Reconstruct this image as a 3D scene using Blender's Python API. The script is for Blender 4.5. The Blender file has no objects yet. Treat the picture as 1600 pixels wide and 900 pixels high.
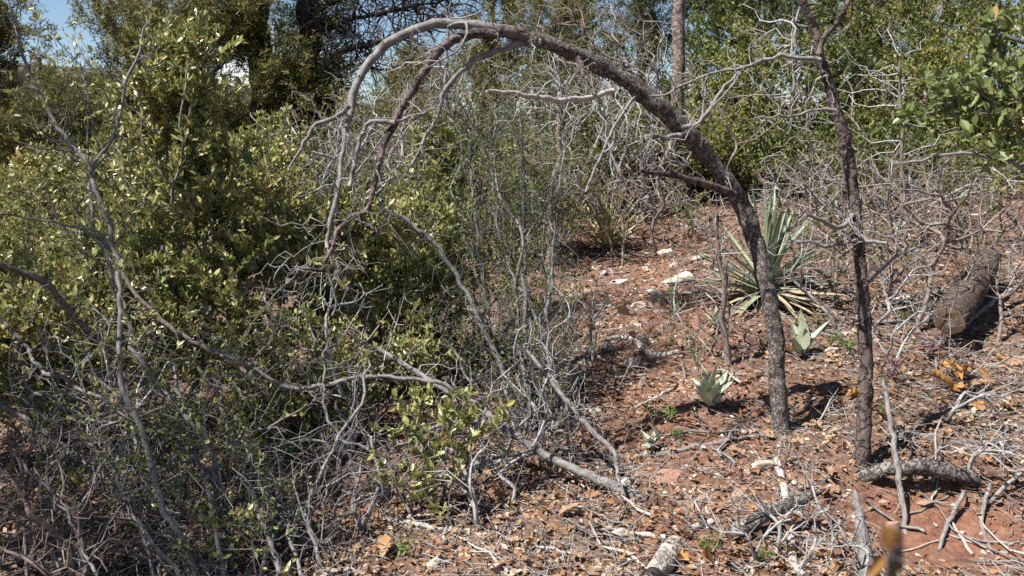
import bpy, math
import numpy as np
from mathutils import Matrix, Vector

# ------------------------------------------------------------------ camera, sky, sun, exposure
sc = bpy.context.scene
COL = sc.collection
FPX = 1250.0                                  # focal length in photo pixels (1600 wide)
CAM = np.array([0.0, 0.0, 1.6]); PITCH = math.radians(11.0)
FWD = np.array([0, math.cos(PITCH), -math.sin(PITCH)])
UPV = np.array([0, math.sin(PITCH), math.cos(PITCH)])
cam = bpy.data.cameras.new('camera'); camo = bpy.data.objects.new('camera', cam); COL.objects.link(camo)
camo.location = CAM; camo.rotation_euler = (math.pi / 2 - PITCH, 0, 0)
cam.sensor_width = 36; cam.lens = 36 * FPX / 1600; cam.clip_start = 0.05; cam.clip_end = 3000
cam.dof.use_dof = True; cam.dof.focus_distance = 4.6; cam.dof.aperture_fstop = 6.3
sc.camera = camo

SUN_EL = math.radians(57); SH = np.array([0.92, 0.32])           # ground direction the shadows fall in
SH = SH / np.linalg.norm(SH)
ld = np.array([SH[0] * math.cos(SUN_EL), SH[1] * math.cos(SUN_EL), -math.sin(SUN_EL)])
sun = bpy.data.lights.new('sun', 'SUN'); suno = bpy.data.objects.new('sun', sun); COL.objects.link(suno)
sun.energy = 5.0; sun.angle = math.radians(0.5); sun.color = (1.0, 0.955, 0.89)
suno.rotation_euler = Vector(ld).to_track_quat('-Z', 'Y').to_euler(); suno.location = (-5, -6, 12)

w = bpy.data.worlds.new('World'); sc.world = w; w.use_nodes = True
nt = w.node_tree; nt.nodes.clear()
out = nt.nodes.new('ShaderNodeOutputWorld'); bg = nt.nodes.new('ShaderNodeBackground')
sky = nt.nodes.new('ShaderNodeTexSky'); sky.sky_type = 'NISHITA'; sky.sun_disc = False
sky.sun_elevation = SUN_EL; sky.sun_rotation = math.atan2(-SH[0], -SH[1]); sky.altitude = 1800
sky.air_density = 1.0; sky.dust_density = 0.4; sky.ozone_density = 1.5
tc = nt.nodes.new('ShaderNodeTexCoord'); mp = nt.nodes.new('ShaderNodeMapping'); mp.inputs['Scale'].default_value = (1, 1, 3.2)
cn = nt.nodes.new('ShaderNodeTexNoise'); cn.inputs['Scale'].default_value = 2.6; cn.inputs['Detail'].default_value = 7
cr = nt.nodes.new('ShaderNodeValToRGB'); cr.color_ramp.elements[0].position = 0.56; cr.color_ramp.elements[1].position = 0.70
mx = nt.nodes.new('ShaderNodeMixRGB'); mx.inputs['Color2'].default_value = (9, 9.2, 9.6, 1)
nt.links.new(tc.outputs['Generated'], mp.inputs['Vector']); nt.links.new(mp.outputs['Vector'], cn.inputs['Vector'])
nt.links.new(cn.outputs['Fac'], cr.inputs['Fac']); nt.links.new(cr.outputs['Color'], mx.inputs['Fac'])
nt.links.new(sky.outputs['Color'], mx.inputs['Color1']); nt.links.new(mx.outputs['Color'], bg.inputs['Color'])
bg.inputs['Strength'].default_value = 0.05; nt.links.new(bg.outputs['Background'], out.inputs['Surface'])
sc.view_settings.view_transform = 'Standard'; sc.view_settings.look = 'None'
sc.view_settings.exposure = 1.28; sc.view_settings.gamma = 1.0; sc.view_settings.use_curve_mapping = False
sc.cycles.max_bounces = 6; sc.cycles.diffuse_bounces = 1; sc.cycles.transmission_bounces = 3
sc.cycles.transparent_max_bounces = 4; sc.cycles.use_denoising = False; sc.cycles.caustics_reflective = False
sc.render.use_persistent_data = False

R = np.random.default_rng(7)

# ------------------------------------------------------------------ noise, terrain, pixel helpers
def _hash(ix, iy, s):
    n = np.sin(ix * 127.1 + iy * 311.7 + s * 74.7) * 43758.5453
    return n - np.floor(n)
def vnoise(x, y, s=0):
    ix, iy = np.floor(x), np.floor(y); fx, fy = x - ix, y - iy
    fx = fx * fx * (3 - 2 * fx); fy = fy * fy * (3 - 2 * fy)
    a = _hash(ix, iy, s); b = _hash(ix + 1, iy, s); c = _hash(ix, iy + 1, s); d = _hash(ix + 1, iy + 1, s)
    return (a * (1 - fx) + b * fx) * (1 - fy) + (c * (1 - fx) + d * fx) * fy - 0.5
def sstep(a, b, v):
    t = np.clip((v - a) / (b - a), 0, 1); return t * t * (3 - 2 * t)
def H(x, y):
    x = np.asarray(x, float); y = np.asarray(y, float)
    yy = 18 * np.tanh(y / 18); s = yy - 3
    h = 0.06 * (s + np.sqrt(s * s + 1))
    xr = 20 * np.tanh(x / 20)
    h = h + np.where(xr > 0, 0.10, 0.05) * xr * sstep(0.5, 4, y)
    h = h - 14 * np.tanh(np.maximum(y - 12, 0) * sstep(4, -6, x) / 110)
    near = sstep(60, 20, np.hypot(x, y))
    h = h + near * (0.16 * vnoise(x * .7, y * .7, 1) + 0.07 * vnoise(x * 2.1, y * 2.1, 2) + 0.05 * vnoise(x * 5.5, y * 5.5, 3) + 0.03 * vnoise(x * 14, y * 14, 4))
    h = h - 0.13 * np.exp(-(((x - 1.64) / .34) ** 2 + ((y - 2.86) / .27) ** 2))
    return h

CAM[2] += float(H(0, 0)); camo.location = CAM
def ray(px, py):
    return FWD + np.array([1.0, 0, 0]) * (px - 800) / FPX + UPV * (450 - py) / FPX
def P(px, py, d):                              # the point at forward depth d
    return CAM + ray(px, py) * d
def G(px, py):                                 # where that ray meets the ground
    v = ray(px, py); t = np.linspace(0.8, 60, 6000)
    p = CAM[None] + v[None] * t[:, None]; below = p[:, 2] < H(p[:, 0], p[:, 1])
    i = int(np.argmax(below)) if below.any() else len(t) - 1
    q = CAM + v * t[i]; q[2] = float(H(q[0], q[1])); return q
def depth(p): return float(np.dot(np.asarray(p) - CAM, FWD))
def onground(p, dz=0.0): return np.array([p[0], p[1], float(H(p[0], p[1])) + dz])

# ------------------------------------------------------------------ mesh and object helpers
class MB:
    """Collects vertices and faces of ONE mesh."""
    def __init__(s): s.V = []; s.F = []; s.n = 0; s.sm = []
    def add(s, V, F, smooth=False):
        V = np.asarray(V, float).reshape(-1, 3); F = np.asarray(F, np.int64)
        if len(V) == 0 or len(F) == 0: return
        s.V.append(V); s.F.append(F + s.n); s.sm.append(smooth); s.n += len(V)
    def mesh(s, name, mats, origin=(0, 0, 0)):
        me = bpy.data.meshes.new(name)
        V = np.concatenate(s.V) - np.asarray(origin, float)
        lv = np.concatenate([f.ravel() for f in s.F]); sizes = np.concatenate([np.full(len(f), f.shape[1]) for f in s.F])
        me.vertices.add(len(V)); me.vertices.foreach_set('co', V.astype(np.float32).ravel())
        me.loops.add(len(lv)); me.loops.foreach_set('vertex_index', lv.astype(np.int32))
        me.polygons.add(len(sizes)); st = np.concatenate([[0], np.cumsum(sizes)[:-1]])
        me.polygons.foreach_set('loop_start', st.astype(np.int32))
        me.polygons.foreach_set('use_smooth', np.concatenate([np.full(len(f), b) for f, b in zip(s.F, s.sm)]))
        me.update(calc_edges=True)
        for m in (mats if isinstance(mats, (list, tuple)) else [mats]): me.materials.append(m)
        return me
def link(name, me, parent=None, loc=None):
    o = bpy.data.objects.new(name, me); COL.objects.link(o)
    if parent is not None: o.parent = parent
    if loc is not None: o.location = loc
    return o
def tag(o, label, cat, group=None, kind=None):
    o['label'] = label; o['category'] = cat
    if group: o['group'] = group
    if kind: o['kind'] = kind
    return o
def thing(name, label, cat, loc, group=None):
    o = bpy.data.objects.new(name, None); COL.objects.link(o); o.location = loc; o.empty_display_size = 0.1
    return tag(o, label, cat, group)
LAST = {}
def part(name, mb, mat, th, stuff=False, under=None):
    if mb.n == 0: return None
    o = link(name, mb.mesh(name, mat, tuple(th.location)), th if under is None else under); LAST['o'] = o
    if stuff: o['kind'] = 'stuff'
    return o

def unit(v): return v / np.maximum(np.linalg.norm(v, axis=-1, keepdims=True), 1e-9)
def tubes(mb, chains, sides=5, rough=0.0, cap=False):
    """chains: list of (points (n,3), radii (n,)); all swept in one go, grouped by length."""
    by = {}
    for p, r in chains:
        if len(p) >= 2: by.setdefault(len(p), []).append((p, r))
    for n, lst in by.items():
        Pt = np.array([a for a, _ in lst], float); Rd = np.array([b for _, b in lst], float); k = len(lst)
        T = np.gradient(Pt, axis=1); T = unit(T)
        ax = unit(Pt[:, -1] - Pt[:, 0]); ref = np.where(np.abs(ax[:, 2:3]) < .8, np.array([[0, 0, 1.0]]), np.array([[1.0, 0, 0]]))
        U = unit(np.cross(T, ref[:, None, :])); W = np.cross(T, U)
        a = np.linspace(0, 2 * np.pi, sides, endpoint=False)
        rr = Rd[:, :, None] * np.ones(sides)
        if rough: rr = rr * (1 + rough * R.normal(0, 1, (k, n, sides)).clip(-1.6, 1.6))
        V = Pt[:, :, None, :] + rr[..., None] * (np.cos(a)[:, None] * U[:, :, None, :] + np.sin(a)[:, None] * W[:, :, None, :])
        i = np.arange(n - 1)[:, None] * sides + np.arange(sides); j = np.arange(n - 1)[:, None] * sides + (np.arange(sides) + 1) % sides
        F = np.stack([i, j, j + sides, i + sides], -1).reshape(-1, 4)
        F = (np.arange(k)[:, None, None] * n * sides + F[None]).reshape(-1, 4)
        base = mb.n; mb.add(V, F, True)
        if cap:
            for c in range(k):
                for e, row in ((0, 0), (1, n - 1)):
                    idx = c * n * sides + row * sides + np.arange(sides)
                    Fc = idx[None, ::-1] if e == 0 else idx[None]
                    mb.F.append(Fc[:, ::-1] + base); mb.sm.append(False)
def smooth_path(pts, rad, step=0.06, jit=0.0):
    """Catmull-Rom through the points, resampled."""
    p = np.asarray(pts, float); r = np.asarray(rad, float)
    q = np.vstack([2 * p[0] - p[1], p, 2 * p[-1] - p[-2]]); o = []; ro = []
    for i in range(len(p) - 1):
        m = max(2, int(np.ceil(np.linalg.norm(p[i + 1] - p[i]) / step))); t = np.linspace(0, 1, m, endpoint=False)[:, None]
        a, b, c, d = q[i:i + 4]
        o.append(0.5 * (2 * b + (c - a) * t + (2 * a - 5 * b + 4 * c - d) * t ** 2 + (3 * b - a - 3 * c + d) * t ** 3))
        ro.append(r[i] + (r[i + 1] - r[i]) * t[:, 0])
    o.append(p[-1:]); ro.append(r[-1:]); o = np.vstack(o); ro = np.concatenate(ro)
    if jit: o[1:-1] += R.normal(0, jit, o[1:-1].shape)
    return o, ro
LEAF_OVAL = (np.array([[0, 0, 0], [.36, .28, .10], [.40, .62, .12], [0, 1, .02], [-.40, .62, .12], [-.36, .28, .10]]), np.array([[0, 1, 2, 3], [0, 3, 4, 5]]))
LEAF_DIA = (np.array([[0, 0, 0], [.4, .5, .08], [0, 1, 0], [-.4, .5, .08]]), np.array([[0, 1, 2, 3]]))
NEEDLE = (np.array([[-.5, 0, 0], [.5, 0, 0], [0, 1, 0]]), np.array([[0, 1, 2]]))
def leaf_frames(D, N):
    D = unit(D); X = unit(np.cross(D, N)); Z = np.cross(X, D); return X, D, Z
def leaves(mb, tmpl, pos, D, N, L, W):
    if len(pos) == 0: return
    X, Y, Z = leaf_frames(D, N); v, f = tmpl; L = np.asarray(L)[:, None, None]; W = np.asarray(W)[:, None, None]
    V = pos[:, None, :] + v[None, :, 0:1] * W * X[:, None] + v[None, :, 1:2] * L * Y[:, None] + v[None, :, 2:3] * W * Z[:, None]
    F = (np.arange(len(pos))[:, None, None] * len(v) + f[None]).reshape(-1, f.shape[1])
    mb.add(V, F)
def rdir(n): return unit(R.normal(0, 1, (n, 3)))

# ------------------------------------------------------------------ branching growth
def grow(roots, targets, bf=0.45, seg=0.09, jit=0.16, up=0.0, seeds=None, stiff=0.8):
    """Joins every target to the nearest node so far (length along the branch counts too).
    seeds: ready polylines to start from; roots: points on the ground."""
    cap = len(targets) * 40 + 4000
    X = np.zeros((cap, 3)); par = np.full(cap, -1); ln = np.zeros(cap); dr = np.zeros((cap, 3)); n = 0
    for r in roots:
        X[n] = r; dr[n] = (0, 0, 1); n += 1
    for s in (seeds or []):
        for k, p in enumerate(s):
            X[n] = p
            if k: par[n] = n - 1; ln[n] = ln[n - 1] + np.linalg.norm(p - X[n - 1]); dr[n] = unit(p - X[n - 1])
            else: dr[n] = (0, 0, 1)
            n += 1
    c0 = X[:n].mean(0); T = np.asarray(targets, float)
    T = T[np.argsort(np.linalg.norm(T - c0, axis=1) * (1 + R.normal(0, .22, len(T))))]
    tips = []
    for t in T:
        v = t - X[:n]; d = np.sqrt((v * v).sum(1))
        back = (v * dr[:n]).sum(1) / np.maximum(d, 1e-6)
        i = int(np.argmin(d * (1.25 - .25 * back) + bf * ln[:n])); di = d[i]
        if di < 0.012 or n > cap - 60: continue
        m = max(1, int(round(di / seg)));
        s = np.linspace(0, 1, m + 1)[1:, None]; a = X[i]
        t0 = dr[i] * di * stiff; t1 = unit(t - a) * di * .9 + np.array([0, 0, up * di])
        c = (2 * s ** 3 - 3 * s ** 2 + 1) * a + (s ** 3 - 2 * s ** 2 + s) * t0 + (3 * s ** 2 - 2 * s ** 3) * t + (s ** 3 - s ** 2) * t1
        c[:-1] += R.normal(0, jit * seg, (m, 3))[:-1]
        prev = i
        for q in c:
            X[n] = q; par[n] = prev; e = q - X[prev]; l = np.linalg.norm(e); ln[n] = ln[prev] + l; dr[n] = e / max(l, 1e-6); prev = n; n += 1
        tips.append(n - 1)
    return X[:n], par[:n], dr[:n], np.array(tips, int)
def radii(par, r0, e=2.4, rmax=None):
    n = len(par); a = np.zeros(n); r = np.zeros(n)
    for i in range(n - 1, -1, -1):
        r[i] = max(a[i] ** (1 / e), r0) if a[i] > 0 else r0
        if par[i] >= 0: a[par[i]] += r[i] ** e * 1.0
    if rmax: r = np.minimum(r, rmax)
    return r
def chains_of(X, par, r):
    n = len(par); main = np.full(n, -1); best = np.zeros(n)
    for i in range(n):
        p = par[i]
        if p >= 0 and r[i] > best[p]: best[p] = r[i]; main[p] = i
    res = []
    for i in range(n):
        p = par[i]
        if p < 0 or main[p] != i:
            idx = [] if p < 0 else [p]; j = i
            while j >= 0: idx.append(j); j = main[j]
            if len(idx) >= 2:
                rr = r[idx].copy()
                if p >= 0: rr[0] = min(rr[0], rr[1] * 1.15)
                rr[-1] *= .55; res.append((X[idx], rr))
    return res
def blob(c, n, shell=.45, clump=0, sig=.07):
    """Points in an ellipsoid c = (px, py, rx, ry, depth, depth radius) given in photo pixels."""
    px, py, rx, ry, d, dr = c
    if clump and n > clump * 3:
        k = max(3, n // clump); a_ = blob(c, k, .4); return a_[R.integers(0, k, n)] + R.normal(0, sig, (n, 3)) * R.uniform(.5, 1.2, (n, 1))
    u = rdir(n) * (R.random((n, 1)) ** shell)
    k = d / FPX; o = P(px, py, d)
    return o + np.outer(u[:, 0], [rx * k, 0, 0]) + np.outer(u[:, 1], FWD * dr) + np.outer(u[:, 2], UPV * ry * k)

# ------------------------------------------------------------------ materials
def nodemat(name, rough=0.8):
    m = bpy.data.materials.new(name); m.use_nodes = True; t = m.node_tree; b = t.nodes['Principled BSDF']
    b.inputs['Roughness'].default_value = rough; b.inputs['Specular IOR Level'].default_value = 0.25
    return m, t, b
def ramp(t, cols):
    r = t.nodes.new('ShaderNodeValToRGB'); e = r.color_ramp.elements
    while len(e) < len(cols): e.new(0.5)
    for k, c in enumerate(cols):
        p, c = c if len(c) == 2 else (k / (len(cols) - 1), c); e[k].position = p; e[k].color = (*c, 1)
    return r
def leafmat(name, cols, rough=0.5, trans=0.28, spec=0.35):
    m, t, b = nodemat(name, rough); b.inputs['Specular IOR Level'].default_value = spec
    g = t.nodes.new('ShaderNodeNewGeometry'); oi = t.nodes.new('ShaderNodeObjectInfo')
    a = t.nodes.new('ShaderNodeMath'); a.operation = 'ADD'; f = t.nodes.new('ShaderNodeMath'); f.operation = 'FRACT'
    t.links.new(g.outputs['Random Per Island'], a.inputs[0]); t.links.new(oi.outputs['Random'], a.inputs[1])
    tcx = t.nodes.new('ShaderNodeTexCoord'); nz = t.nodes.new('ShaderNodeTexNoise'); nz.inputs['Scale'].default_value = 2.2; t.links.new(tcx.outputs['Object'], nz.inputs['Vector'])
    f0 = t.nodes.new('ShaderNodeMath'); f0.operation = 'FRACT'; t.links.new(a.outputs[0], f0.inputs[0]); ml = t.nodes.new('ShaderNodeMath'); ml.operation = 'MULTIPLY_ADD'; ml.inputs[1].default_value = .6; t.links.new(f0.outputs[0], ml.inputs[0])
    m2 = t.nodes.new('ShaderNodeMath'); m2.operation = 'MULTIPLY_ADD'; m2.inputs[1].default_value = 1.6; m2.inputs[2].default_value = -.6; t.links.new(nz.outputs['Fac'], m2.inputs[0]); t.links.new(m2.outputs[0], ml.inputs[2])
    f.operation = 'ADD'; f.use_clamp = True; f.inputs[1].default_value = 0; t.links.new(ml.outputs[0], f.inputs[0])
    r = ramp(t, cols); t.links.new(f.outputs[0], r.inputs['Fac']); t.links.new(r.outputs['Color'], b.inputs['Base Color'])
    tr = t.nodes.new('ShaderNodeBsdfTranslucent'); t.links.new(r.outputs['Color'], tr.inputs['Color'])
    mix = t.nodes.new('ShaderNodeMixShader'); mix.inputs[0].default_value = trans
    t.links.new(b.outputs[0], mix.inputs[1]); t.links.new(tr.outputs[0], mix.inputs[2]); t.links.new(mix.outputs[0], t.nodes['Material Output'].inputs['Surface'])
    return m
def barkmat(name, dark, light, scale=14, bump=.5, crack=0, rough=.9, vary=True):
    m, t, b = nodemat(name, rough); tc = t.nodes.new('ShaderNodeTexCoord'); g = t.nodes.new('ShaderNodeNewGeometry')
    n1 = t.nodes.new('ShaderNodeTexNoise'); n1.inputs['Scale'].default_value = scale; n1.inputs['Detail'].default_value = 8; n1.inputs['Roughness'].default_value = .7
    t.links.new(tc.outputs['Object'], n1.inputs['Vector'])
    r = ramp(t, [(0.3, dark), (0.68, light)]); t.links.new(n1.outputs['Fac'], r.inputs['Fac']); col = r.outputs['Color']; hgt = n1.outputs['Fac']
    if crack:
        nz = t.nodes.new('ShaderNodeTexNoise'); nz.inputs['Scale'].default_value = crack * 1.6; nz.inputs['Detail'].default_value = 3
        vm = t.nodes.new('ShaderNodeMixRGB'); vm.inputs['Fac'].default_value = .10
        t.links.new(tc.outputs['Object'], nz.inputs['Vector']); t.links.new(tc.outputs['Object'], vm.inputs['Color1']); t.links.new(nz.outputs['Color'], vm.inputs['Color2'])
        v = t.nodes.new('ShaderNodeTexVoronoi'); v.feature = 'DISTANCE_TO_EDGE'; v.inputs['Scale'].default_value = crack
        t.links.new(vm.outputs['Color'], v.inputs['Vector'])
        cr_ = ramp(t, [(0.0, (.3, .3, .3)), (0.14, (1, 1, 1))]); t.links.new(v.outputs['Distance'], cr_.inputs['Fac'])
        mm = t.nodes.new('ShaderNodeMixRGB'); mm.blend_type = 'MULTIPLY'; mm.inputs['Fac'].default_value = 1
        t.links.new(col, mm.inputs['Color1']); t.links.new(cr_.outputs['Color'], mm.inputs['Color2']); col = mm.outputs['Color']
        ad = t.nodes.new('ShaderNodeMath'); ad.operation = 'MULTIPLY_ADD'; ad.inputs[1].default_value = .35
        t.links.new(n1.outputs['Fac'], ad.inputs[0]); t.links.new(cr_.outputs['Color'], ad.inputs[2]); hgt = ad.outputs[0]
    if vary:
        hv = t.nodes.new('ShaderNodeHueSaturation'); mr = t.nodes.new('ShaderNodeMapRange'); mr.inputs[3].default_value = .65; mr.inputs[4].default_value = 1.35
        t.links.new(g.outputs['Random Per Island'], mr.inputs[0]); t.links.new(mr.outputs[0], hv.inputs['Value']); t.links.new(col, hv.inputs['Color']); col = hv.outputs['Color']
    t.links.new(col, b.inputs['Base Color'])
    bp = t.nodes.new('ShaderNodeBump'); bp.inputs['Strength'].default_value = bump; bp.inputs['Distance'].default_value = .012
    t.links.new(hgt, bp.inputs['Height']); t.links.new(bp.outputs['Normal'], b.inputs['Normal'])
    return m
M = {}
M['manz'] = leafmat('silktassel_leaf', [(.105, .118, .03), (.165, .182, .05), (.22, .235, .07), (.275, .28, .085), (.26, .265, .105), (.34, .305, .09), (.41, .32, .105)], .38, .25, .5)
M['manz_green'] = leafmat('rounded_green_leaf', [(.07, .10, .03), (.12, .155, .045), (.17, .20, .07), (.25, .24, .09)], .42, .25, .4)
M['manz_yel'] = leafmat('yellowing_leaf', [(.36, .29, .08), (.40, .25, .10), (.33, .29, .09), (.42, .32, .12)], .5, .3)
M['tiny'] = leafmat('small_leaf', [(.065, .09, .02), (.12, .15, .03), (.17, .19, .045), (.09, .12, .028)], .5, .3)
M['oak'] = leafmat('scrub_oak_leaf', [(.08, .105, .022), (.13, .16, .03), (.17, .195, .04), (.23, .225, .05), (.25, .20, .06)], .5, .28)
M['oak_green'] = leafmat('green_oak_leaf', [(.055, .08, .02), (.095, .125, .03), (.14, .165, .04), (.20, .21, .05)], .45, .28)
M['needle'] = leafmat('pinyon_needle', [(.075, .085, .02), (.12, .12, .03), (.16, .15, .04), (.10, .10, .03)], .6, .22, .2)
M['needle_dark'] = leafmat('juniper_needle', [(.045, .06, .02), (.07, .085, .028), (.09, .10, .03)], .6, .2, .2)
M['grey'] = barkmat('grey_bark', (.065, .06, .057), (.215, .208, .203), 40, .35)
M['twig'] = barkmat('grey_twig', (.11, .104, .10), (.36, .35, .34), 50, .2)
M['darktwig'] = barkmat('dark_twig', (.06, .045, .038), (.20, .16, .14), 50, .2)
M['browntwig'] = barkmat('brown_twig', (.085, .066, .055), (.27, .22, .19), 50, .2)
M['bark'] = barkmat('plated_bark', (.075, .062, .056), (.255, .222, .20), 30, 1.0, 30, vary=False)
M['bark2'] = barkmat('smooth_dark_bark', (.05, .038, .034), (.16, .122, .11), 36, .6, 16, vary=False)
M['branch'] = barkmat('weathered_branch', (.075, .068, .064), (.26, .245, .235), 34, .5, vary=False)
M['pinebark'] = barkmat('pine_bark', (.10, .075, .065), (.27, .21, .185), 16, 1.0, 16, vary=False)
M['blackbark'] = barkmat('shaggy_dark_shaded_bark', (.012, .010, .009), (.055, .044, .038), 26, 1.0, vary=False)  # dark bark, its tone lowered further to hold the shade of the foliage
M['deadwood'] = barkmat('bleached_wood', (.20, .17, .15), (.48, .44, .40), 60, .5, vary=False)
M['logbark'] = barkmat('log_bark', (.05, .036, .029), (.17, .128, .105), 40, .8, 34, vary=False)
M['litter_leaf'] = leafmat('litter_leaf', [(.075, .044, .028), (.15, .08, .046), (.245, .128, .066), (.25, .165, .105), (.30, .215, .15), (.40, .32, .245)], .8, .1, .15)
M['oakleaf'] = leafmat('dry_oak_leaf', [(.15, .08, .05), (.24, .125, .07), (.28, .17, .10), (.33, .23, .15), (.34, .165, .06), (.40, .19, .06)], .7, .2, .2)
M['yucca'] = leafmat('yucca_leaf', [(.11, .16, .11), (.16, .22, .155), (.21, .27, .18), (.27, .29, .16), (.17, .23, .16)], .45, .12, .4)
M['yucca_dead'] = leafmat('dry_yucca_leaf', [(.34, .29, .19), (.28, .23, .15), (.36, .33, .18)], .7, .1, .2)
M['yucca_yellow'] = leafmat('yellow_yucca_leaf', [(.26, .26, .10), (.34, .32, .14), (.40, .36, .18), (.22, .25, .10)], .5, .12, .4)
M['agave'] = leafmat('agave_leaf', [(.32, .37, .26), (.40, .44, .33), (.37, .40, .25)], .5, .06, .35)
M['weed'] = leafmat('weed_leaf', [(.10, .18, .035), (.14, .22, .05), (.17, .22, .07)], .5, .3)
M['withered'] = leafmat('withered_leaf', [(.42, .20, .05), (.45, .24, .08), (.38, .20, .08)], .6, .25)
M['purple'] = leafmat('purple_weed_leaf', [(.16, .09, .10), (.22, .13, .14), (.18, .12, .12)], .6, .2)
def stonemat(name, c1, c2, c3):
    m, t, b = nodemat(name, .92); tc = t.nodes.new('ShaderNodeTexCoord'); n = t.nodes.new('ShaderNodeTexNoise'); n.inputs['Scale'].default_value = 9; n.inputs['Detail'].default_value = 9; n.inputs['Roughness'].default_value = .65
    oi = t.nodes.new('ShaderNodeObjectInfo'); va = t.nodes.new('ShaderNodeVectorMath'); va.operation = 'ADD'
    t.links.new(tc.outputs['Object'], va.inputs[0]); t.links.new(oi.outputs['Location'], va.inputs[1]); t.links.new(va.outputs[0], n.inputs['Vector'])
    r = ramp(t, [(.3, c1), (.5, c2), (.72, c3)]); t.links.new(n.outputs['Fac'], r.inputs['Fac']); t.links.new(r.outputs['Color'], b.inputs['Base Color'])
    bp = t.nodes.new('ShaderNodeBump'); bp.inputs['Strength'].default_value = .7; bp.inputs['Distance'].default_value = .01; t.links.new(n.outputs['Fac'], bp.inputs['Height']); t.links.new(bp.outputs['Normal'], b.inputs['Normal'])
    return m
M['stone'] = stonemat('pale_limestone', (.24, .17, .125), (.42, .36, .30), (.52, .47, .41))
M['redstone'] = stonemat('red_stone', (.17, .085, .058), (.30, .17, .12), (.42, .30, .24))
def groundmat():
    m, t, b = nodemat('soil_and_duff', .95); tc = t.nodes.new('ShaderNodeTexCoord')
    def noise(s, d=8, ro=.6):
        n = t.nodes.new('ShaderNodeTexNoise'); n.inputs['Scale'].default_value = s; n.inputs['Detail'].default_value = d; n.inputs['Roughness'].default_value = ro; t.links.new(tc.outputs['Object'], n.inputs['Vector']); return n
    n1, n2, n3 = noise(1.1), noise(22, 10, .7), noise(90, 4)
    soil = ramp(t, [(.3, (.11, .048, .03)), (.5, (.20, .092, .058)), (.7, (.30, .17, .115))]); t.links.new(n2.outputs['Fac'], soil.inputs['Fac'])
    duff = ramp(t, [(.3, (.055, .036, .027)), (.5, (.135, .087, .06)), (.7, (.24, .165, .12))]); t.links.new(n2.outputs['Fac'], duff.inputs['Fac'])
    at = t.nodes.new('ShaderNodeAttribute'); at.attribute_name = 'duff'
    ad = t.nodes.new('ShaderNodeMath'); ad.operation = 'MULTIPLY_ADD'; ad.inputs[1].default_value = 1.4; ad.inputs[2].default_value = -.7
    sm = t.nodes.new('ShaderNodeMath'); sm.operation = 'ADD'; sm.use_clamp = True
    t.links.new(n1.outputs['Fac'], ad.inputs[0]); t.links.new(ad.outputs[0], sm.inputs[0]); t.links.new(at.outputs['Fac'], sm.inputs[1])
    mm = t.nodes.new('ShaderNodeMixRGB'); t.links.new(sm.outputs[0], mm.inputs['Fac']); t.links.new(soil.outputs['Color'], mm.inputs['Color1']); t.links.new(duff.outputs['Color'], mm.inputs['Color2'])
    t.links.new(mm.outputs['Color'], b.inputs['Base Color'])
    ah = t.nodes.new('ShaderNodeMath'); ah.operation = 'MULTIPLY_ADD'; ah.inputs[1].default_value = .4; t.links.new(n3.outputs['Fac'], ah.inputs[0]); t.links.new(n2.outputs['Fac'], ah.inputs[2])
    bp = t.nodes.new('ShaderNodeBump'); bp.inputs['Strength'].default_value = .9; bp.inputs['Distance'].default_value = .03; t.links.new(ah.outputs[0], bp.inputs['Height']); t.links.new(bp.outputs['Normal'], b.inputs['Normal'])
    return m
M['ground'] = groundmat()
M['hill'] = barkmat('wooded_hillside', (.022, .03, .013), (.09, .08, .05), .5, 1.0, .28, vary=False)

# ------------------------------------------------------------------ ground and far hill
def grid(xs, ys, hf):
    X, Y = np.meshgrid(xs, ys); Z = hf(X, Y); nx, ny = len(xs), len(ys)
    i = np.arange(ny - 1)[:, None] * nx + np.arange(nx - 1); F = np.stack([i, i + 1, i + nx + 1, i + nx], -1).reshape(-1, 4)
    return np.stack([X, Y, Z], -1).reshape(-1, 3), F
u = np.linspace(-1, 1, 261); xs = 5.2 * u + 120 * np.sign(u) * np.abs(u) ** 7
v = np.linspace(0, 1, 300); ys = -6 + 17 * v + 130 * v ** 9
V, F = grid(xs, ys, H); mb = MB(); mb.add(V, F, True)
me = mb.mesh('ground', M['ground']); a = me.attributes.new('duff', 'FLOAT', 'POINT')
x, y = V[:, 0], V[:, 1]
df = .85 - .45 * np.exp(-(((x - .75 - .03 * y) / .75) ** 2)) * sstep(1.5, 3, y) - 1.6 * np.exp(-(((x - 1.64) / .36) ** 2 + ((y - 2.86) / .28) ** 2))
df = df + .25 * sstep(.9, 2.2, x)
a.data.foreach_set('value', np.clip(df, 0, 1).astype(np.float32))
go = link('ground', me); go['kind'] = 'structure'
def hillf(X, Y): return -22 + (30 + 16 * sstep(20, -200, X)) * sstep(110, 330, np.hypot(X, Y)) + 7 * vnoise(X / 45, Y / 45, 9) + 3 * vnoise(X / 9, Y / 9, 5)
V, F = grid(np.linspace(-420, 300, 90), np.linspace(110, 460, 60), hillf); mb = MB(); mb.add(V, F, True)
ho = link('hill', mb.mesh('hill', M['hill'])); ho['kind'] = 'structure'

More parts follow.
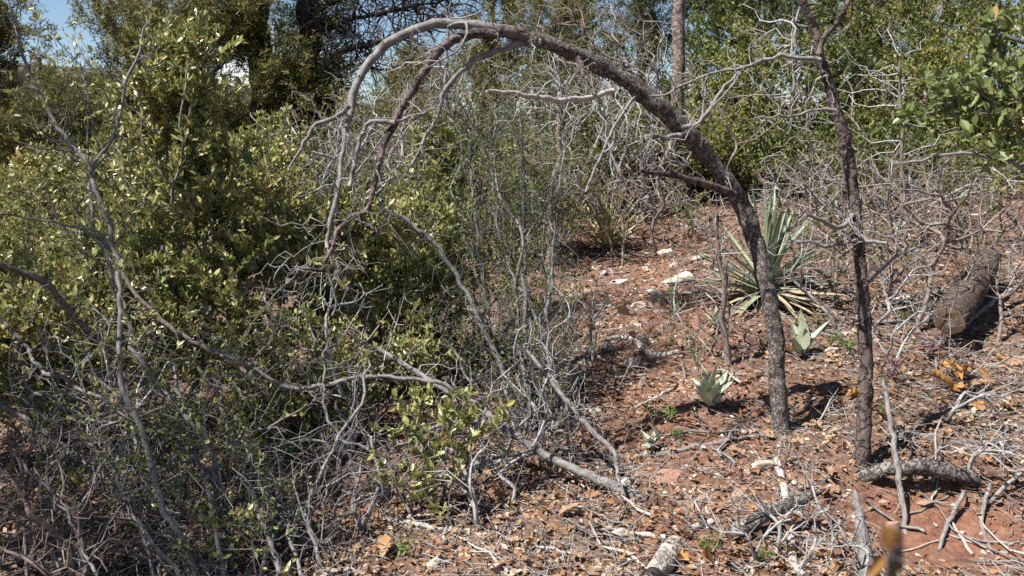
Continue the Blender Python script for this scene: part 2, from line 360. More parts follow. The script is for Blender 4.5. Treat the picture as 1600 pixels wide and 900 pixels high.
# ------------------------------------------------------------------ plants
def tipped_leaves(tips, X, dr, per, spread, L, asp, upw=.35, back=.10):
    """Leaf positions, directions and normals clustered round each twig tip."""
    t = np.repeat(tips, per); n = len(t); d = dr[t]
    pos = X[t] - d * (R.random((n, 1)) ** 1.3 * back) + R.normal(0, .004, (n, 3))
    D = unit(d * .55 + rdir(n) * spread + np.array([0, 0, upw])); N = unit(rdir(n) + np.array([-.25, -.25, .55]))
    Ls = L * (0.55 + .6 * R.random(n)); return pos, D, N, Ls, Ls * asp * (.85 + .3 * R.random(n))
_leafmesh = {}
def leaf_mesh(key, tmpl, asp, mat):
    if key not in _leafmesh:
        m = MB(); v = tmpl[0].copy(); v[:, 0] *= asp; v[:, 2] *= asp; m.add(v, tmpl[1]); _leafmesh[key] = m.mesh('leaf', mat)
    return _leafmesh[key]
def single_leaves(th, key, tmpl, asp, mat, pos, D, N, L):
    me = leaf_mesh(key, tmpl, asp, mat); o0 = np.array(th.location); X, Y, Z = leaf_frames(D, N)
    for k in range(len(pos)):
        o = link('leaf', me, th); s = float(L[k])
        m = np.eye(4); m[:3, 0] = X[k] * s; m[:3, 1] = Y[k] * s; m[:3, 2] = Z[k] * s; m[:3, 3] = pos[k] - o0
        o.matrix_basis = Matrix(m.tolist())
def shrub(name, label, cat, base, crowns, ntips, per, L, asp=.55, mat='manz', wood='grey', r0=.0016, nroots=5, spread_root=.14, bf=.5,
          single=0, yellow=0, e=2.35, group=None, tmpl=LEAF_OVAL, spread=.8, upw=.35, seeds=None, rmax=.03, seg=.09, jit=.16, extra=None, back=.1, bare=0.0, up=.1, kt=1.0, tw=3, clump=0, sig=.07):
    base = onground(base); th = thing(name, label, cat, base, group)
    roots = [onground(base + np.array([*R.normal(0, spread_root, 2), 0]), -.04) for _ in range(nroots)]
    tot = sum(c[2] * c[3] for c in crowns); T = np.vstack([blob(c, max(4, int(kt * ntips * c[2] * c[3] / tot)), .45, clump, sig) for c in crowns])
    T = T[T[:, 2] > H(T[:, 0], T[:, 1]) + .05]
    X, par, dr, tips = grow(roots, T, bf, seg, jit, up, seeds)
    r = radii(par, r0, e, rmax); ch = chains_of(X, par, r); ch.sort(key=lambda c: -c[1].max())
    thick = [c for c in ch if c[1].max() > max(.005, r0 * 2.6)][:14]; ids = {id(c) for c in thick}
    for c in thick:
        m = MB(); p, q = smooth_path(c[0], c[1], .05); tubes(m, [(p, q)], 7, .05); part('stem', m, M[wood], th)
    m = MB(); tubes(m, [c for c in ch if id(c) not in ids], tw); part('twigs', m, M[wood], th, True)
    if per:
        lt = tips if not bare else tips[R.random(len(tips)) > bare]
        pos, D, N, Ls, Ws = tipped_leaves(lt, X, dr, per, spread, L, asp, upw, back); n = len(pos)
        o = np.argsort(np.linalg.norm(pos - CAM, axis=1) - 6 * Ls + R.normal(0, .25, n)); s = o[:single]; y_ = o[single:single + yellow * 3][R.random(len(o[single:single + yellow * 3])) < .34]
        if single: single_leaves(th, (mat, asp), tmpl, asp, M[mat], pos[s], D[s], N[s], Ls[s])
        if len(y_): single_leaves(th, ('y', asp), tmpl, asp, M['manz_yel'], pos[y_], D[y_], N[y_], Ls[y_] * 1.1)
        rest = np.setdiff1d(np.arange(n), np.concatenate([s, y_])); m = MB(); leaves(m, tmpl, pos[rest], D[rest], N[rest], Ls[rest], Ws[rest]); part('foliage', m, M[mat], th, True)
    if extra: extra(th)
    return th, X, tips, dr
def below(px, py, d):                          # the ground under a point of the picture at depth d
    return onground(P(px, py, d))
def conifer(name, label, trunk, crowns, ntips, per, L, wood='pinebark', mat='needle', r0=.003, wd=.011, bf=.3, dead=None, group=None, rt=(.12, .08), sides=12, e=2.2):
    """trunk: list of world points from the ground up; needles in tufts at the twig tips."""
    base = trunk[0]; th = thing(name, label, 'tree', base, group)
    rr = np.linspace(rt[0], rt[1], len(trunk)); tp, tr = smooth_path(trunk, rr, .12, .012)
    m = MB(); tubes(m, [(tp, tr)], sides, .12 if wood == 'blackbark' else .06); part('trunk', m, M[wood], th)
    T = np.vstack([blob(c, int((1.85 if c[1] > -60 else .45) * ntips * k), .5, 12, .16) for c, k in crowns])
    X, par, dr, tips = grow([], T, bf, .24, .16, .1, [tp]); nt_ = len(tp); ch = chains_of(X, par, radii(par, r0, e, rt[1] * .5))
    ch = [c for c in ch if len(c[0]) >= 2 and not (np.allclose(c[0][0], tp[0]))]; ch.sort(key=lambda c: -c[1].max())
    for c in ch[:10]: m = MB(); tubes(m, [c], 6, .06); part('branch', m, M[wood], th)
    m = MB(); tubes(m, ch[10:], 3); part('twigs', m, M['darktwig' if wood == 'blackbark' else 'twig'], th, True)
    if per:
        pos, D, N, Ls, Ws = tipped_leaves(tips, X, dr, int(per * 1.8), .9, L * 1.15, 1, .25, .16); m = MB(); leaves(m, NEEDLE, pos + R.normal(0, .035, pos.shape), D, N, Ls, np.full(len(Ls), wd * 1.25)); part('crown', m, M[mat], th, True)
    if dead is not None:
        for q in dead: m = MB(); p, r_ = smooth_path(q[0], q[1], .08, .008); tubes(m, [(p, r_)], 6, .06); part('dead_branch', m, M[wood], th)
    return th

def trace(lst, d0=None, k=1.0):
    """(px, py, width px[, depth]) rows to world points and radii."""
    pts = []; rr = []
    for q in lst:
        d = q[3] if len(q) > 3 else d0; pts.append(P(q[0], q[1], d)); rr.append(q[2] * .5 * d / FPX * k)
    return np.array(pts), np.array(rr)
def ramp_depth(lst, d0, d1):
    n = len(lst); return [(*q[:3], d0 + (d1 - d0) * i / (n - 1)) for i, q in enumerate(lst)]
def limb(th, name, lst, mat, sides=9, step=.04, rough=.06, jit=.003, under=None):
    p, r = trace(lst); p, r = smooth_path(p, r, step, jit); m = MB(); tubes(m, [(p, r)], sides, rough, True); part(name, m, M[mat], th, under=under); return p, r
def twiglets(th, paths, n, ln, mat='twig', r0=.0016, name='twigs', sub=3, leafmat_=None, L=.015, dirbias=(0, 0, .1)):
    """Fine side twigs sprouting from ready limbs, joined into one part."""
    ch = []; tips = []; tdir = []
    allp = np.vstack([p for p in paths]); allt = np.vstack([unit(np.gradient(p, axis=0)) for p in paths])
    for k in R.integers(0, len(allp), n):
        a = allp[k]; d = unit(allt[k] * .35 + rdir(1)[0] + np.array(dirbias)); l = ln * (.35 + R.random()); m = 6
        seg = np.cumsum(np.vstack([np.zeros(3), unit(d + R.normal(0, .42, (m, 3))) * l / m]), 0); q = a + seg
        ch.append((q, np.linspace(r0 * (1 + l * 3), r0 * .6, m + 1))); tips.append(q[-1]); tdir.append(unit(q[-1] - q[-2]))
        for _ in range(R.integers(0, sub + 1)):
            j = R.integers(1, m); d2 = unit(unit(q[j] - q[j - 1]) * .7 + rdir(1)[0] * .9); l2 = l * (.2 + .35 * R.random())
            g = q[j] + np.cumsum(np.vstack([np.zeros(3), unit(d2 + R.normal(0, .35, (4, 3))) * l2 / 4]), 0)
            ch.append((g, np.linspace(r0, r0 * .5, 5))); tips.append(g[-1]); tdir.append(unit(g[-1] - g[-2]))
    m = MB(); tubes(m, ch, 3); part(name, m, M[mat], th, True)
    if leafmat_:
        X = np.array(tips); dr = np.array(tdir); pos, D, N, Ls, Ws = tipped_leaves(np.arange(len(X)), X, dr, 4, .8, L, .55, .3, .05)
        m = MB(); leaves(m, LEAF_OVAL, pos, D, N, Ls, Ws); part('foliage', m, M[leafmat_], th, True)

# ---- the arching tree
b0 = G(1218, 672); dB = depth(b0)
arch = thing('arching_tree', 'leaning tree with scaly grey bark bowed over into a bare arch', 'tree', b0)
tr_ = [(1222, 690, 48, dB), (1219, 662, 38, dB), (1216, 600, 33, dB), (1208, 500, 32, dB), (1192, 420, 36, dB), (1166, 335, 33, dB), (1135, 282, 33, dB - .05), (1095, 232, 35, dB - .1),
       (1060, 195, 38, dB - .15), (1010, 150, 35, dB - .2), (960, 115, 33, dB - .25), (915, 92, 31, dB - .3), (870, 72, 29, dB - .35), (838, 62, 27, dB - .38), (812, 55, 22, dB - .4)]
p, r = trace(tr_, k=.77); p, r = smooth_path(p, r, .02, .0015)
sides = 22; m = MB(); tubes(m, [(p, r)], sides, 0.0)
Vt = m.V[0]; ax = np.repeat(p, sides, 0); off = Vt - ax                 # scaly plates: cells pushed in and out
cells = R.integers(0, 10 ** 6); q = Vt * np.array([34, 34, 26]); pl = np.sin(q[:, 0] + 1.7 * np.sin(q[:, 2])) * np.sin(q[:, 1] * 1.1 + q[:, 2] * .6) * np.sin(q[:, 2] + np.sin(q[:, 0]))
m.V[0] = ax + off * (1 + .13 * np.sign(pl) * np.abs(pl) ** .4 + .09 * np.sin(Vt[:, 2] * 15 + Vt[:, 0] * 11) * np.sin(Vt[:, 0] * 23) + R.normal(0, .02, len(Vt)))[:, None]
part('trunk', m, M['bark'], arch); paths = []
dA = dB - .4
def al(lst, d0, d1, mat='branch', name='branch', **k): pr = limb(arch, name, ramp_depth(lst, d0, d1), mat, **k); paths.append(pr[0]); return pr
al([(830, 62, 22), (810, 53, 19), (770, 43, 17), (720, 38, 16), (680, 38, 16), (640, 50, 15), (605, 68, 15), (580, 95, 14), (560, 128, 13), (550, 160, 12), (544, 185, 10), (538, 210, 8), (537, 235, 7), (532, 262, 6), (528, 300, 8), (516, 345, 8), (511, 388, 6)], dA, dA - .35)
arch_upper = LAST['o']
al([(546, 165, 9), (522, 185, 7), (495, 194, 7), (482, 212, 6), (470, 232, 5), (452, 262, 4)], dA - .25, dA - .2, name='side_branch', under=arch_upper)
al([(832, 66, 23), (808, 52, 20), (770, 50, 17), (720, 58, 16), (690, 76, 15), (665, 105, 14), (645, 140, 14), (627, 170, 13), (613, 200, 12), (600, 228, 11), (591, 262, 10), (582, 300, 9), (576, 328, 8), (545, 343, 7), (526, 363, 7), (517, 390, 7), (507, 413, 6), (498, 421, 6), (470, 423, 5), (461, 432, 4)], dA, dA - .55, 'bark2')
arch_lower = LAST['o']
al([(508, 415, 6), (521, 447, 5), (526, 470, 4), (519, 493, 3)], dA - .53, dA - .5, name='side_branch', under=arch_lower)
al([(616, 192, 8), (580, 190, 7), (568, 205, 7), (560, 228, 7), (553, 258, 6), (545, 292, 7)], dA - .25, dA - .3, name='side_branch', under=arch_lower)
al([(616, 190, 5), (650, 180, 4), (680, 170, 3)], dA - .25, dA - .2, name='side_branch', under=arch_lower)
al([(845, 66, 12), (812, 68, 10), (780, 78, 9), (740, 96, 9), (712, 120, 8), (696, 140, 8), (690, 160, 7), (680, 185, 6), (665, 210, 6), (655, 235, 5), (643, 257, 4)], dA, dA - .1)
al([(958, 142, 9), (930, 150, 9), (900, 156, 9), (865, 157, 9), (820, 147, 7), (760, 143, 5)], dA + .1, dA - .3, 'deadwood')
al([(1066, 200, 9), (1085, 197, 7), (1100, 182, 7), (1116, 160, 6), (1135, 132, 5), (1158, 108, 4)], dA + .2, dA + .1)
al([(1095, 190, 5), (1103, 155, 5), (1102, 120, 3)], dA + .2, dA + .2)
al([(1062, 212, 10), (1040, 214, 8), (1018, 212, 5)], dA + .2, dA + .05)
al([(992, 152, 5), (975, 175, 5), (957, 205, 5), (945, 230, 4), (930, 262, 4), (915, 300, 3)], dA + .1, dA - .1)
al([(1146, 302, 13), (1110, 290, 12), (1060, 276, 10), (1025, 270, 7), (1000, 267, 5)], dA + .3, dA, 'bark2')
al([(905, 92, 12), (908, 105, 8), (912, 120, 4)], dA + .05, dA - .05, 'bark2')
al([(700, 42, 5), (728, 36, 5), (720, 72, 3), (660, 110, 3)], dA - .1, dA - .3)
twiglets(arch, paths, 80, .22, 'twig', .0018); twiglets(arch, [q[len(q) // 2:] for q in (paths[0], paths[2], paths[6])], 60, .26, 'branch', .0018, 'hanging_twigs', 3, dirbias=(0, 0, -.6))

# ---- the slender forked tree
b1 = G(1347, 722); d1 = depth(b1)
slim = thing('slender_tree', 'slender upright tree with smooth dark brown bark and a forked top', 'tree', b1); paths2 = []
def sl(lst, da, db, mat='bark2', name='branch', **k): pr = limb(slim, name, [(q[0], q[1], q[2] * .88, q[3]) for q in ramp_depth(lst, da, db)], mat, **k); paths2.append(pr[0]); return pr
sl([(1347, 738, 34), (1348, 712, 28), (1351, 640, 24), (1353, 560, 24), (1351, 500, 22), (1346, 440, 21), (1341, 380, 20), (1335, 320, 20), (1328, 262, 22), (1321, 218, 22), (1306, 170, 18), (1296, 132, 17), (1284, 100, 18), (1278, 70, 15), (1270, 40, 14), (1262, 20, 13), (1250, -12, 12), (1232, -60, 10), (1205, -140, 7), (1190, -230, 4)], d1, d1 - .25, name='trunk', sides=16, step=.03)
sl([(1280, 85, 11), (1288, 60, 10), (1300, 44, 9), (1313, 28, 9), (1325, 6, 9), (1340, -40, 7), (1365, -110, 4)], d1 - .2, d1 - .3)
sl([(1283, 92, 7), (1255, 90, 7), (1220, 88, 7), (1190, 93, 6), (1160, 106, 6), (1110, 116, 5), (1070, 130, 5), (1040, 148, 4), (1012, 151, 3)], d1 - .2, d1 - .1, 'branch')
slim_branch = LAST['o']
sl([(1165, 105, 4), (1152, 120, 4), (1128, 152, 4), (1100, 185, 4), (1086, 200, 3)], d1 - .15, d1 - .15, 'branch', name='side_branch', under=slim_branch)
sl([(1306, 172, 6), (1270, 172, 5), (1240, 180, 5), (1195, 186, 4)], d1 - .2, d1 - .3, 'branch')
sl([(1338, 335, 9), (1328, 342, 9), (1340, 362, 8), (1350, 374, 8), (1368, 377, 7), (1386, 380, 6)], d1 - .1, d1 - .25, 'branch')
sl([(1342, 376, 7), (1320, 380, 7), (1298, 384, 6), (1265, 378, 5), (1234, 377, 5)], d1 - .1, d1 - .25, 'branch')
sl([(1330, 344, 8), (1312, 356, 8), (1298, 352, 8), (1280, 342, 7), (1258, 336, 6)], d1 - .1, d1 - .3, 'branch')
sl([(1352, 445, 6), (1368, 430, 5), (1400, 402, 5), (1430, 388, 4), (1452, 375, 3)], d1 - .1, d1 + .2, 'branch')
sl([(1345, 500, 6), (1325, 505, 6), (1300, 490, 5), (1270, 460, 4)], d1 - .1, d1 + .2)
sl([(1293, 118, 5), (1277, 125, 4), (1262, 165, 4), (1262, 210, 4), (1272, 240, 4)], d1 - .2, d1 + .1, 'deadwood')
twiglets(slim, paths2[2:], 70, .2, 'twig', .0017)
twiglets(slim, [paths2[0][-14:], paths2[1][-6:]], 30, .4, 'darktwig', .003, 'crown_twigs', 4)

# ---- leafy evergreen shrubs on the left
LS = 'leafy evergreen shrubs'
def stems_traced(rows, mat='grey', name='stem'):
    def f(th):
        ps = []
        for lst in rows: ps.append(limb(th, name, [(q[0], q[1], q[2] * .70, q[3]) for q in lst], mat, 8, .05, .05, .004)[0])
        twiglets(th, ps, 30 * len(ps), .26, 'grey', .0014, 'side_twigs', 3, 'manz', .03)
    return f
rowsA = [ramp_depth([(318, 930, 15), (286, 842, 14), (252, 780, 14), (236, 720, 14), (215, 655, 14), (192, 612, 13), (190, 560, 12), (189, 520, 12), (190, 470, 12), (186, 420, 12), (180, 390, 11), (166, 340, 11), (150, 300, 12), (140, 270, 11), (125, 240, 10), (100, 210, 9), (76, 170, 9), (55, 130, 8), (36, 90, 7), (25, 50, 6), (10, -10, 5), (-6, -60, 3)], 2.75, 3.3),
         ramp_depth([(141, 268, 8), (160, 240, 7), (180, 205, 6), (196, 132, 6), (215, 80, 6), (230, 30, 5), (243, -12, 4)], 3.18, 3.3),
         ramp_depth([(136, 262, 5), (138, 200, 4), (135, 150, 4), (128, 105, 3)], 3.18, 3.35),
         ramp_depth([(178, 392, 8), (150, 370, 7), (100, 350, 5), (0, 335, 4)], 3.1, 3.0),
         ramp_depth([(445, 930, 12), (425, 860, 11), (400, 790, 10), (385, 740, 9), (362, 690, 8), (345, 630, 6), (330, 580, 5)], 2.75, 3.3),
         ramp_depth([(355, 930, 11), (345, 870, 10), (330, 790, 10), (318, 740, 9), (300, 690, 9), (280, 610, 8), (268, 560, 6)], 2.7, 3.2)]
shrub('leafy_shrub', 'shrub with long smooth pale grey stems reaching up and small tufts of leaves', 'shrub', P(330, 930, 2.75), [(230, 640, 190, 150, 3.0, .3), (120, 250, 120, 210, 3.3, .25), (340, 800, 120, 90, 2.9, .2)], 230, 6, .028, .5, 'tiny', 'grey', single=40, group=None, nroots=7, rmax=.016, extra=stems_traced(rowsA), bare=.35)
rowsB = [ramp_depth([(205, 690, 15), (190, 600, 14), (165, 545, 14), (140, 520, 15), (100, 475, 14), (62, 436, 14), (0, 414, 12), (-60, 400, 9)], 3.55, 3.2),
         ramp_depth([(420, 620, 9), (370, 572, 10), (300, 532, 11), (240, 490, 11), (196, 436, 9), (180, 400, 6)], 3.6, 3.7)]
shrub('leafy_shrub', 'broad green shrub with a thick dark limb bending low through its leaves', 'shrub', P(200, 690, 3.8), [(140, 470, 210, 130, 4.0, .45), (40, 560, 140, 110, 3.9, .4), (330, 500, 150, 130, 4.1, .4)], 640, 11, .048, .48, 'manz', single=170, yellow=70, extra=stems_traced(rowsB, 'darktwig', 'limb'), kt=2.1, clump=9, seg=.12)
shrub('leafy_shrub', 'tall upright shrub whose top leaves turn golden beside the pale stems', 'shrub', P(275, 600, 4.4), [(270, 200, 80, 130, 4.3, .35), (300, 120, 50, 70, 4.3, .3), (330, 330, 120, 110, 4.4, .4)], 420, 12, .055, .46, 'manz', single=150, yellow=150, kt=2.4, clump=9, seg=.12)
shrub('leafy_shrub', 'dense leafy shrub under the hanging tips of the arch', 'shrub', P(545, 690, 4.6), [(560, 440, 160, 120, 4.6, .45), (470, 370, 90, 110, 4.5, .35), (640, 380, 90, 90, 4.7, .35)], 540, 11, .052, .46, 'manz', single=150, yellow=110, kt=2.1, clump=9, seg=.12)
shrub('leafy_shrub', 'small bright clump of oval leaves within the curve of the arch', 'shrub', P(690, 500, 5.4), [(688, 225, 50, 58, 5.3, .25), (700, 300, 40, 50, 5.3, .2)], 110, 11, .05, .55, 'manz', single=60, kt=1.9)
shrub('leafy_shrub', 'low sprig of light green leaves below the leaning grey branch', 'shrub', P(690, 770, 3.4), [(690, 655, 80, 70, 3.35, .25), (640, 735, 60, 50, 3.2, .2)], 90, 9, .043, .55, 'manz', single=120, r0=.0014, kt=1.1, clump=5)
shrub('leafy_shrub', 'wide dark green shrub filling the gap behind the pale stems', 'shrub', P(30, 560, 5.0), [(70, 380, 170, 110, 5.0, .5), (210, 390, 150, 100, 5.2, .5), (420, 300, 110, 90, 5.4, .4)], 560, 11, .042, .5, 'manz', single=60, kt=2.4, clump=9, seg=.12)

shrub('leafy_shrub', 'mixed green and yellowing shrub rooted near the leaning limb', 'shrub', P(500, 760, 3.9), [(470, 590, 130, 110, 3.9, .3), (600, 570, 110, 70, 4.1, .3), (400, 660, 90, 90, 3.7, .25)], 560, 11, .04, .52, 'manz', single=120, yellow=90, kt=1.6, bare=.25, clump=9, seg=.12)
shrub('leafy_shrub', 'low straggly shrub with sparse leaves beyond the thick dark limb', 'shrub', P(30, 700, 4.4), [(20, 600, 110, 60, 4.2, .3), (60, 480, 120, 60, 4.6, .4)], 320, 10, .04, .52, 'manz', kt=2, bare=.2, clump=9, seg=.12)
shrub('leafy_shrub', 'grey-green shrub rising behind the golden topped shrub', 'shrub', P(400, 520, 6.0), [(400, 260, 90, 80, 6.0, .5), (180, 300, 110, 70, 6.2, .5), (60, 290, 90, 60, 6.2, .5)], 520, 12, .045, .52, 'manz', kt=2.2, clump=9, seg=.12)
shrub('leafy_shrub', 'leafy shrub squeezed between the fine grey shrub and the arch tips', 'shrub', P(680, 640, 4.9), [(690, 440, 70, 110, 4.9, .3), (640, 330, 70, 70, 5.0, .3), (700, 560, 60, 60, 4.7, .25)], 420, 11, .04, .52, 'manz', kt=1.7, yellow=30, single=40, clump=8, seg=.12)
# ---- the bare leaning limb that lies across the shrubs
lean = thing('leaning_limb', 'long bare grey limb sloping down through the shrubs to the stony ground', 'branch', G(1035, 815))
dl = depth(G(1035, 815)); lp = []
lp.append(limb(lean, 'limb', ramp_depth([(1062, 838, 16), (1030, 812, 18), (1000, 782, 17), (945, 753, 15), (870, 722, 13), (820, 690, 13), (780, 660, 13), (740, 632, 11), (680, 600, 9), (620, 562, 8), (556, 531, 6)], dl, dl + .75), 'branch', 12)[0])
lp.append(limb(lean, 'side_branch', ramp_depth([(785, 662, 9), (740, 660, 8), (690, 664, 7), (640, 690, 6), (615, 700, 4)], dl + .4, dl + .2), 'branch')[0])
lp.append(limb(lean, 'side_branch', ramp_depth([(740, 632, 7), (690, 600, 7), (620, 590, 7), (560, 590, 7), (520, 600, 7), (450, 606, 7), (400, 578, 6), (330, 545, 5)], dl + .5, dl + .3), 'branch')[0])
lp.append(limb(lean, 'side_branch', ramp_depth([(968, 760, 6), (965, 735, 6), (956, 702, 8), (920, 668, 9), (882, 622, 8), (850, 580, 7), (820, 545, 5)], dl + .12, dl + .5), 'branch')[0])
lp.append(limb(lean, 'side_branch', ramp_depth([(840, 700, 5), (780, 715, 5), (700, 735, 4), (660, 730, 3)], dl + .35, dl + .2), 'branch')[0])
twiglets(lean, lp, 130, .24, 'twig', .0016)

# ---- fine twiggy shrub in the middle
rowsG = [ramp_depth([(872, 775, 10), (842, 700, 10), (820, 640, 9), (792, 592, 9), (770, 545, 9), (742, 482, 8), (712, 432, 8), (690, 390, 8), (640, 350, 7), (590, 318, 5)], 3.9, 4.2),
         ramp_depth([(850, 800, 8), (835, 690, 8), (822, 560, 7), (820, 420, 6), (818, 300, 5), (812, 180, 3)], 3.9, 4.3),
         ramp_depth([(880, 800, 8), (862, 690, 7), (850, 560, 7), (862, 430, 5), (870, 300, 4), (900, 190, 3)], 3.9, 4.3),
         ramp_depth([(858, 795, 8), (800, 640, 7), (760, 480, 6), (742, 330, 5), (735, 200, 3)], 3.9, 4.4),
         ramp_depth([(862, 795, 7), (870, 640, 6), (838, 500, 6), (790, 400, 5), (770, 280, 4), (775, 160, 3)], 3.9, 4.4),
         ramp_depth([(866, 795, 7), (790, 690, 6), (740, 600, 5), (690, 520, 4)], 3.9, 4.0)]
def exG(th):
    ps = [limb(th, 'stem', l, 'grey', 7, .06, .05, .006)[0] for l in rowsG]; twiglets(th, ps, 460, .38, 'grey', .0012, 'side_twigs', 4, 'tiny', .019)
shrub('twiggy_shrub', 'fine grey many-stemmed shrub with tiny green leaves under the arch', 'shrub', P(862, 790, 3.95), [(800, 330, 110, 180, 4.4, .35), (840, 480, 80, 130, 4.2, .3), (780, 200, 90, 80, 4.6, .3)], 760, 8, .019, .55, 'tiny', 'grey', r0=.0011, nroots=14, spread_root=.12, seg=.12, extra=exG, bare=.2, tw=3, back=.2, rmax=.009)

# ------------------------------------------------------------------ dead brush and more understory
def brush(label, base, crowns, n, wood='twig', r0=.0016, bf=.25, nroots=6, sr=.2, group=None, rmax=.012, seg=.09, jit=.3, cat='dead brush', name='dead_brush', **k):
    return shrub(name, label, cat, base, crowns, n, 0, .02, wood=wood, r0=r0, bf=bf, nroots=nroots, spread_root=sr, rmax=rmax, seg=seg, jit=jit, up=-.1, group=group, **k)
brush('bleached tangle of dead stems behind the hanging arch tips', P(560, 420, 5.9), [(570, 235, 130, 55, 5.8, .4), (520, 290, 110, 60, 5.6, .4)], 260, r0=.002)
brush('dead twiggy bush between the arch trunk and the slender tree', P(1290, 430, 5.3), [(1270, 300, 95, 80, 5.2, .45), (1330, 350, 90, 60, 5.0, .4)], 330, r0=.002, wood='browntwig', jit=.16)
brush('wide grey tangle of dead twigs above the sawn log', P(1480, 420, 5.6), [(1450, 300, 130, 70, 5.4, .6), (1560, 330, 110, 70, 5.2, .5), (1420, 360, 90, 45, 4.9, .3)], 460, r0=.002, wood='browntwig', jit=.16)
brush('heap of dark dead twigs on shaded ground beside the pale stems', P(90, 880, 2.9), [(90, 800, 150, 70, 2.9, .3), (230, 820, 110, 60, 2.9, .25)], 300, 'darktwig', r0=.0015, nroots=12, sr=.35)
brush('low dead twigs under the leafy shrubs', P(500, 800, 3.6), [(480, 720, 160, 80, 3.6, .4), (620, 790, 120, 50, 3.3, .3)], 320, r0=.0014, nroots=12, sr=.35)
brush('brittle twigs curling out over the ground by the leaning limb', P(780, 800, 3.5), [(770, 720, 110, 70, 3.5, .3), (860, 700, 70, 70, 3.5, .25)], 200, r0=.0014, nroots=8, sr=.2)
brush('grey thicket of bare stems on the far side of the clearing', P(1010, 330, 8.5), [(1000, 240, 90, 70, 8.4, .6), (960, 120, 90, 120, 8.8, .7)], 460, r0=.003, rmax=.02, seg=.14, wood='browntwig', jit=.16)
brush('thin dry stalks standing in the litter before the arch trunk', P(1290, 780, 3.0), [(1280, 720, 70, 60, 3.0, .25), (1220, 700, 60, 40, 3.1, .2), (1340, 830, 60, 50, 2.75, .2)], 110, r0=.0012, nroots=14, sr=.22)
brush('sparse dark stems with few leaves beside the big yucca', P(1130, 590, 4.6), [(1120, 440, 50, 110, 4.6, .2)], 50, 'darktwig', r0=.0024, nroots=3, sr=.05, rmax=.012)
brush('thin upright dry stems at the clearing edge', P(1060, 560, 4.9), [(1050, 430, 30, 90, 4.9, .15)], 26, 'twig', r0=.0018, nroots=3, sr=.05)
shrub('sprig_shrub', 'small wiry sprig with bright green leaves in the stony clearing', 'shrub', P(1052, 590, 4.6), [(1048, 470, 16, 70, 4.6, .08)], 24, 6, .018, .5, 'weed', 'darktwig', nroots=2, spread_root=.02)
shrub('sprig_shrub', 'thin leafy stems rising among rocks beside the dark bare stems', 'shrub', P(1100, 600, 4.3), [(1085, 540, 40, 40, 4.3, .12)], 26, 6, .016, .5, 'weed', 'twig', nroots=3, spread_root=.05)

brush('pale interlaced dead branches sprawling over the slope below the oaks', P(1420, 330, 7.2), [(1400, 265, 150, 50, 7.0, .8), (1540, 270, 110, 50, 6.8, .7), (1260, 260, 90, 50, 6.8, .6)], 520, r0=.0028, rmax=.016, sr=.7, nroots=14, seg=.13, wood='browntwig', jit=.16)
brush('dead twigs sprawling on the litter beneath the sawn log', P(1440, 520, 4.6), [(1420, 430, 110, 50, 4.6, .4), (1560, 560, 80, 40, 4.2, .4)], 220, r0=.0017, nroots=14, sr=.4)
brush('bleached dry sticks and twigs heaped at the foot of the far oak', P(1020, 330, 7.6), [(1010, 310, 90, 30, 7.4, .5)], 200, r0=.0025, nroots=10, sr=.5)
def worldblob(th_base, c, r, d=None):           # a crown given in metres, as a picture-space blob
    v = np.array(c) - CAM; dd_ = float(v @ FWD); return (800 + v[0] / dd_ * FPX, 450 - float(v @ UPV) / dd_ * FPX, r[0] / dd_ * FPX, r[2] / dd_ * FPX, dd_, r[1])
shrub('leafy_shrub', 'unseen tall bushy shrub casting shade on the pale stems', 'shrub', np.array([-2.75, 2.5, 0]), [worldblob(0, (-2.75, 2.6, 1.3), (.55, .6, .8))], 420, 11, .045, .52, 'manz', kt=1.5)  # out of view on the left, put here for its shade
shrub('leafy_shrub', 'unseen spreading shrub casting shade on the heap of dark twigs', 'shrub', np.array([-2.3, 1.5, 0]), [worldblob(0, (-2.35, 1.6, 1.1), (.5, .5, .7))], 380, 11, .045, .52, 'manz', kt=1.5)  # also outside the frame, shades the lower left ground
conifer('pinyon_tree', 'unseen short pinyon added to shade the sprawling dead shrub', np.array([onground((-3.9, 2.3, 0), -.05), (-3.85, 2.3, 1.5), (-3.9, 2.25, 3.0), (-3.85, 2.3, 4.6)]), [(worldblob(0, (-3.7, 2.4, 3.3), (.95, 1.1, 1.1)), 1.0)], 360, 13, .09, rt=(.1, .04), wd=.014)  # added beyond the left edge so its crown darkens the lower left
brush('dark tangled twigs around the feet of the pale stems', P(330, 880, 2.9), [(330, 790, 130, 90, 2.95, .3), (180, 740, 140, 80, 3.1, .3)], 260, 'grey', r0=.0014, nroots=14, sr=.3, kt=1.2)
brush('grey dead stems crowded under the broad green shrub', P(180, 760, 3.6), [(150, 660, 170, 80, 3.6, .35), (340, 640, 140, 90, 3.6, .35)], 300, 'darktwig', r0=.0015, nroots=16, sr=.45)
shrub('sprig_shrub', 'leafy green suckers sprouting low among the pale stems', 'shrub', P(400, 880, 2.9), [(400, 790, 90, 80, 2.95, .2), (250, 760, 80, 90, 3.0, .2)], 130, 6, .024, .52, 'weed', 'grey', nroots=6, spread_root=.25)
shrub('twiggy_shrub', 'second fine-twigged shrub growing close behind the many-stemmed one', 'shrub', P(760, 640, 5.2), [(750, 330, 100, 150, 5.2, .4), (850, 300, 90, 130, 5.4, .4), (820, 450, 80, 90, 5.0, .3)], 700, 7, .02, .55, 'tiny', 'grey', r0=.0014, nroots=14, spread_root=.3, seg=.14, bare=.2, back=.2, rmax=.01, tw=3)
brush('dark dead stems packed at the base of the fine grey shrub', P(800, 700, 4.3), [(780, 600, 90, 90, 4.2, .3), (840, 560, 60, 90, 4.3, .3)], 240, 'darktwig', r0=.0016, nroots=16, sr=.25)
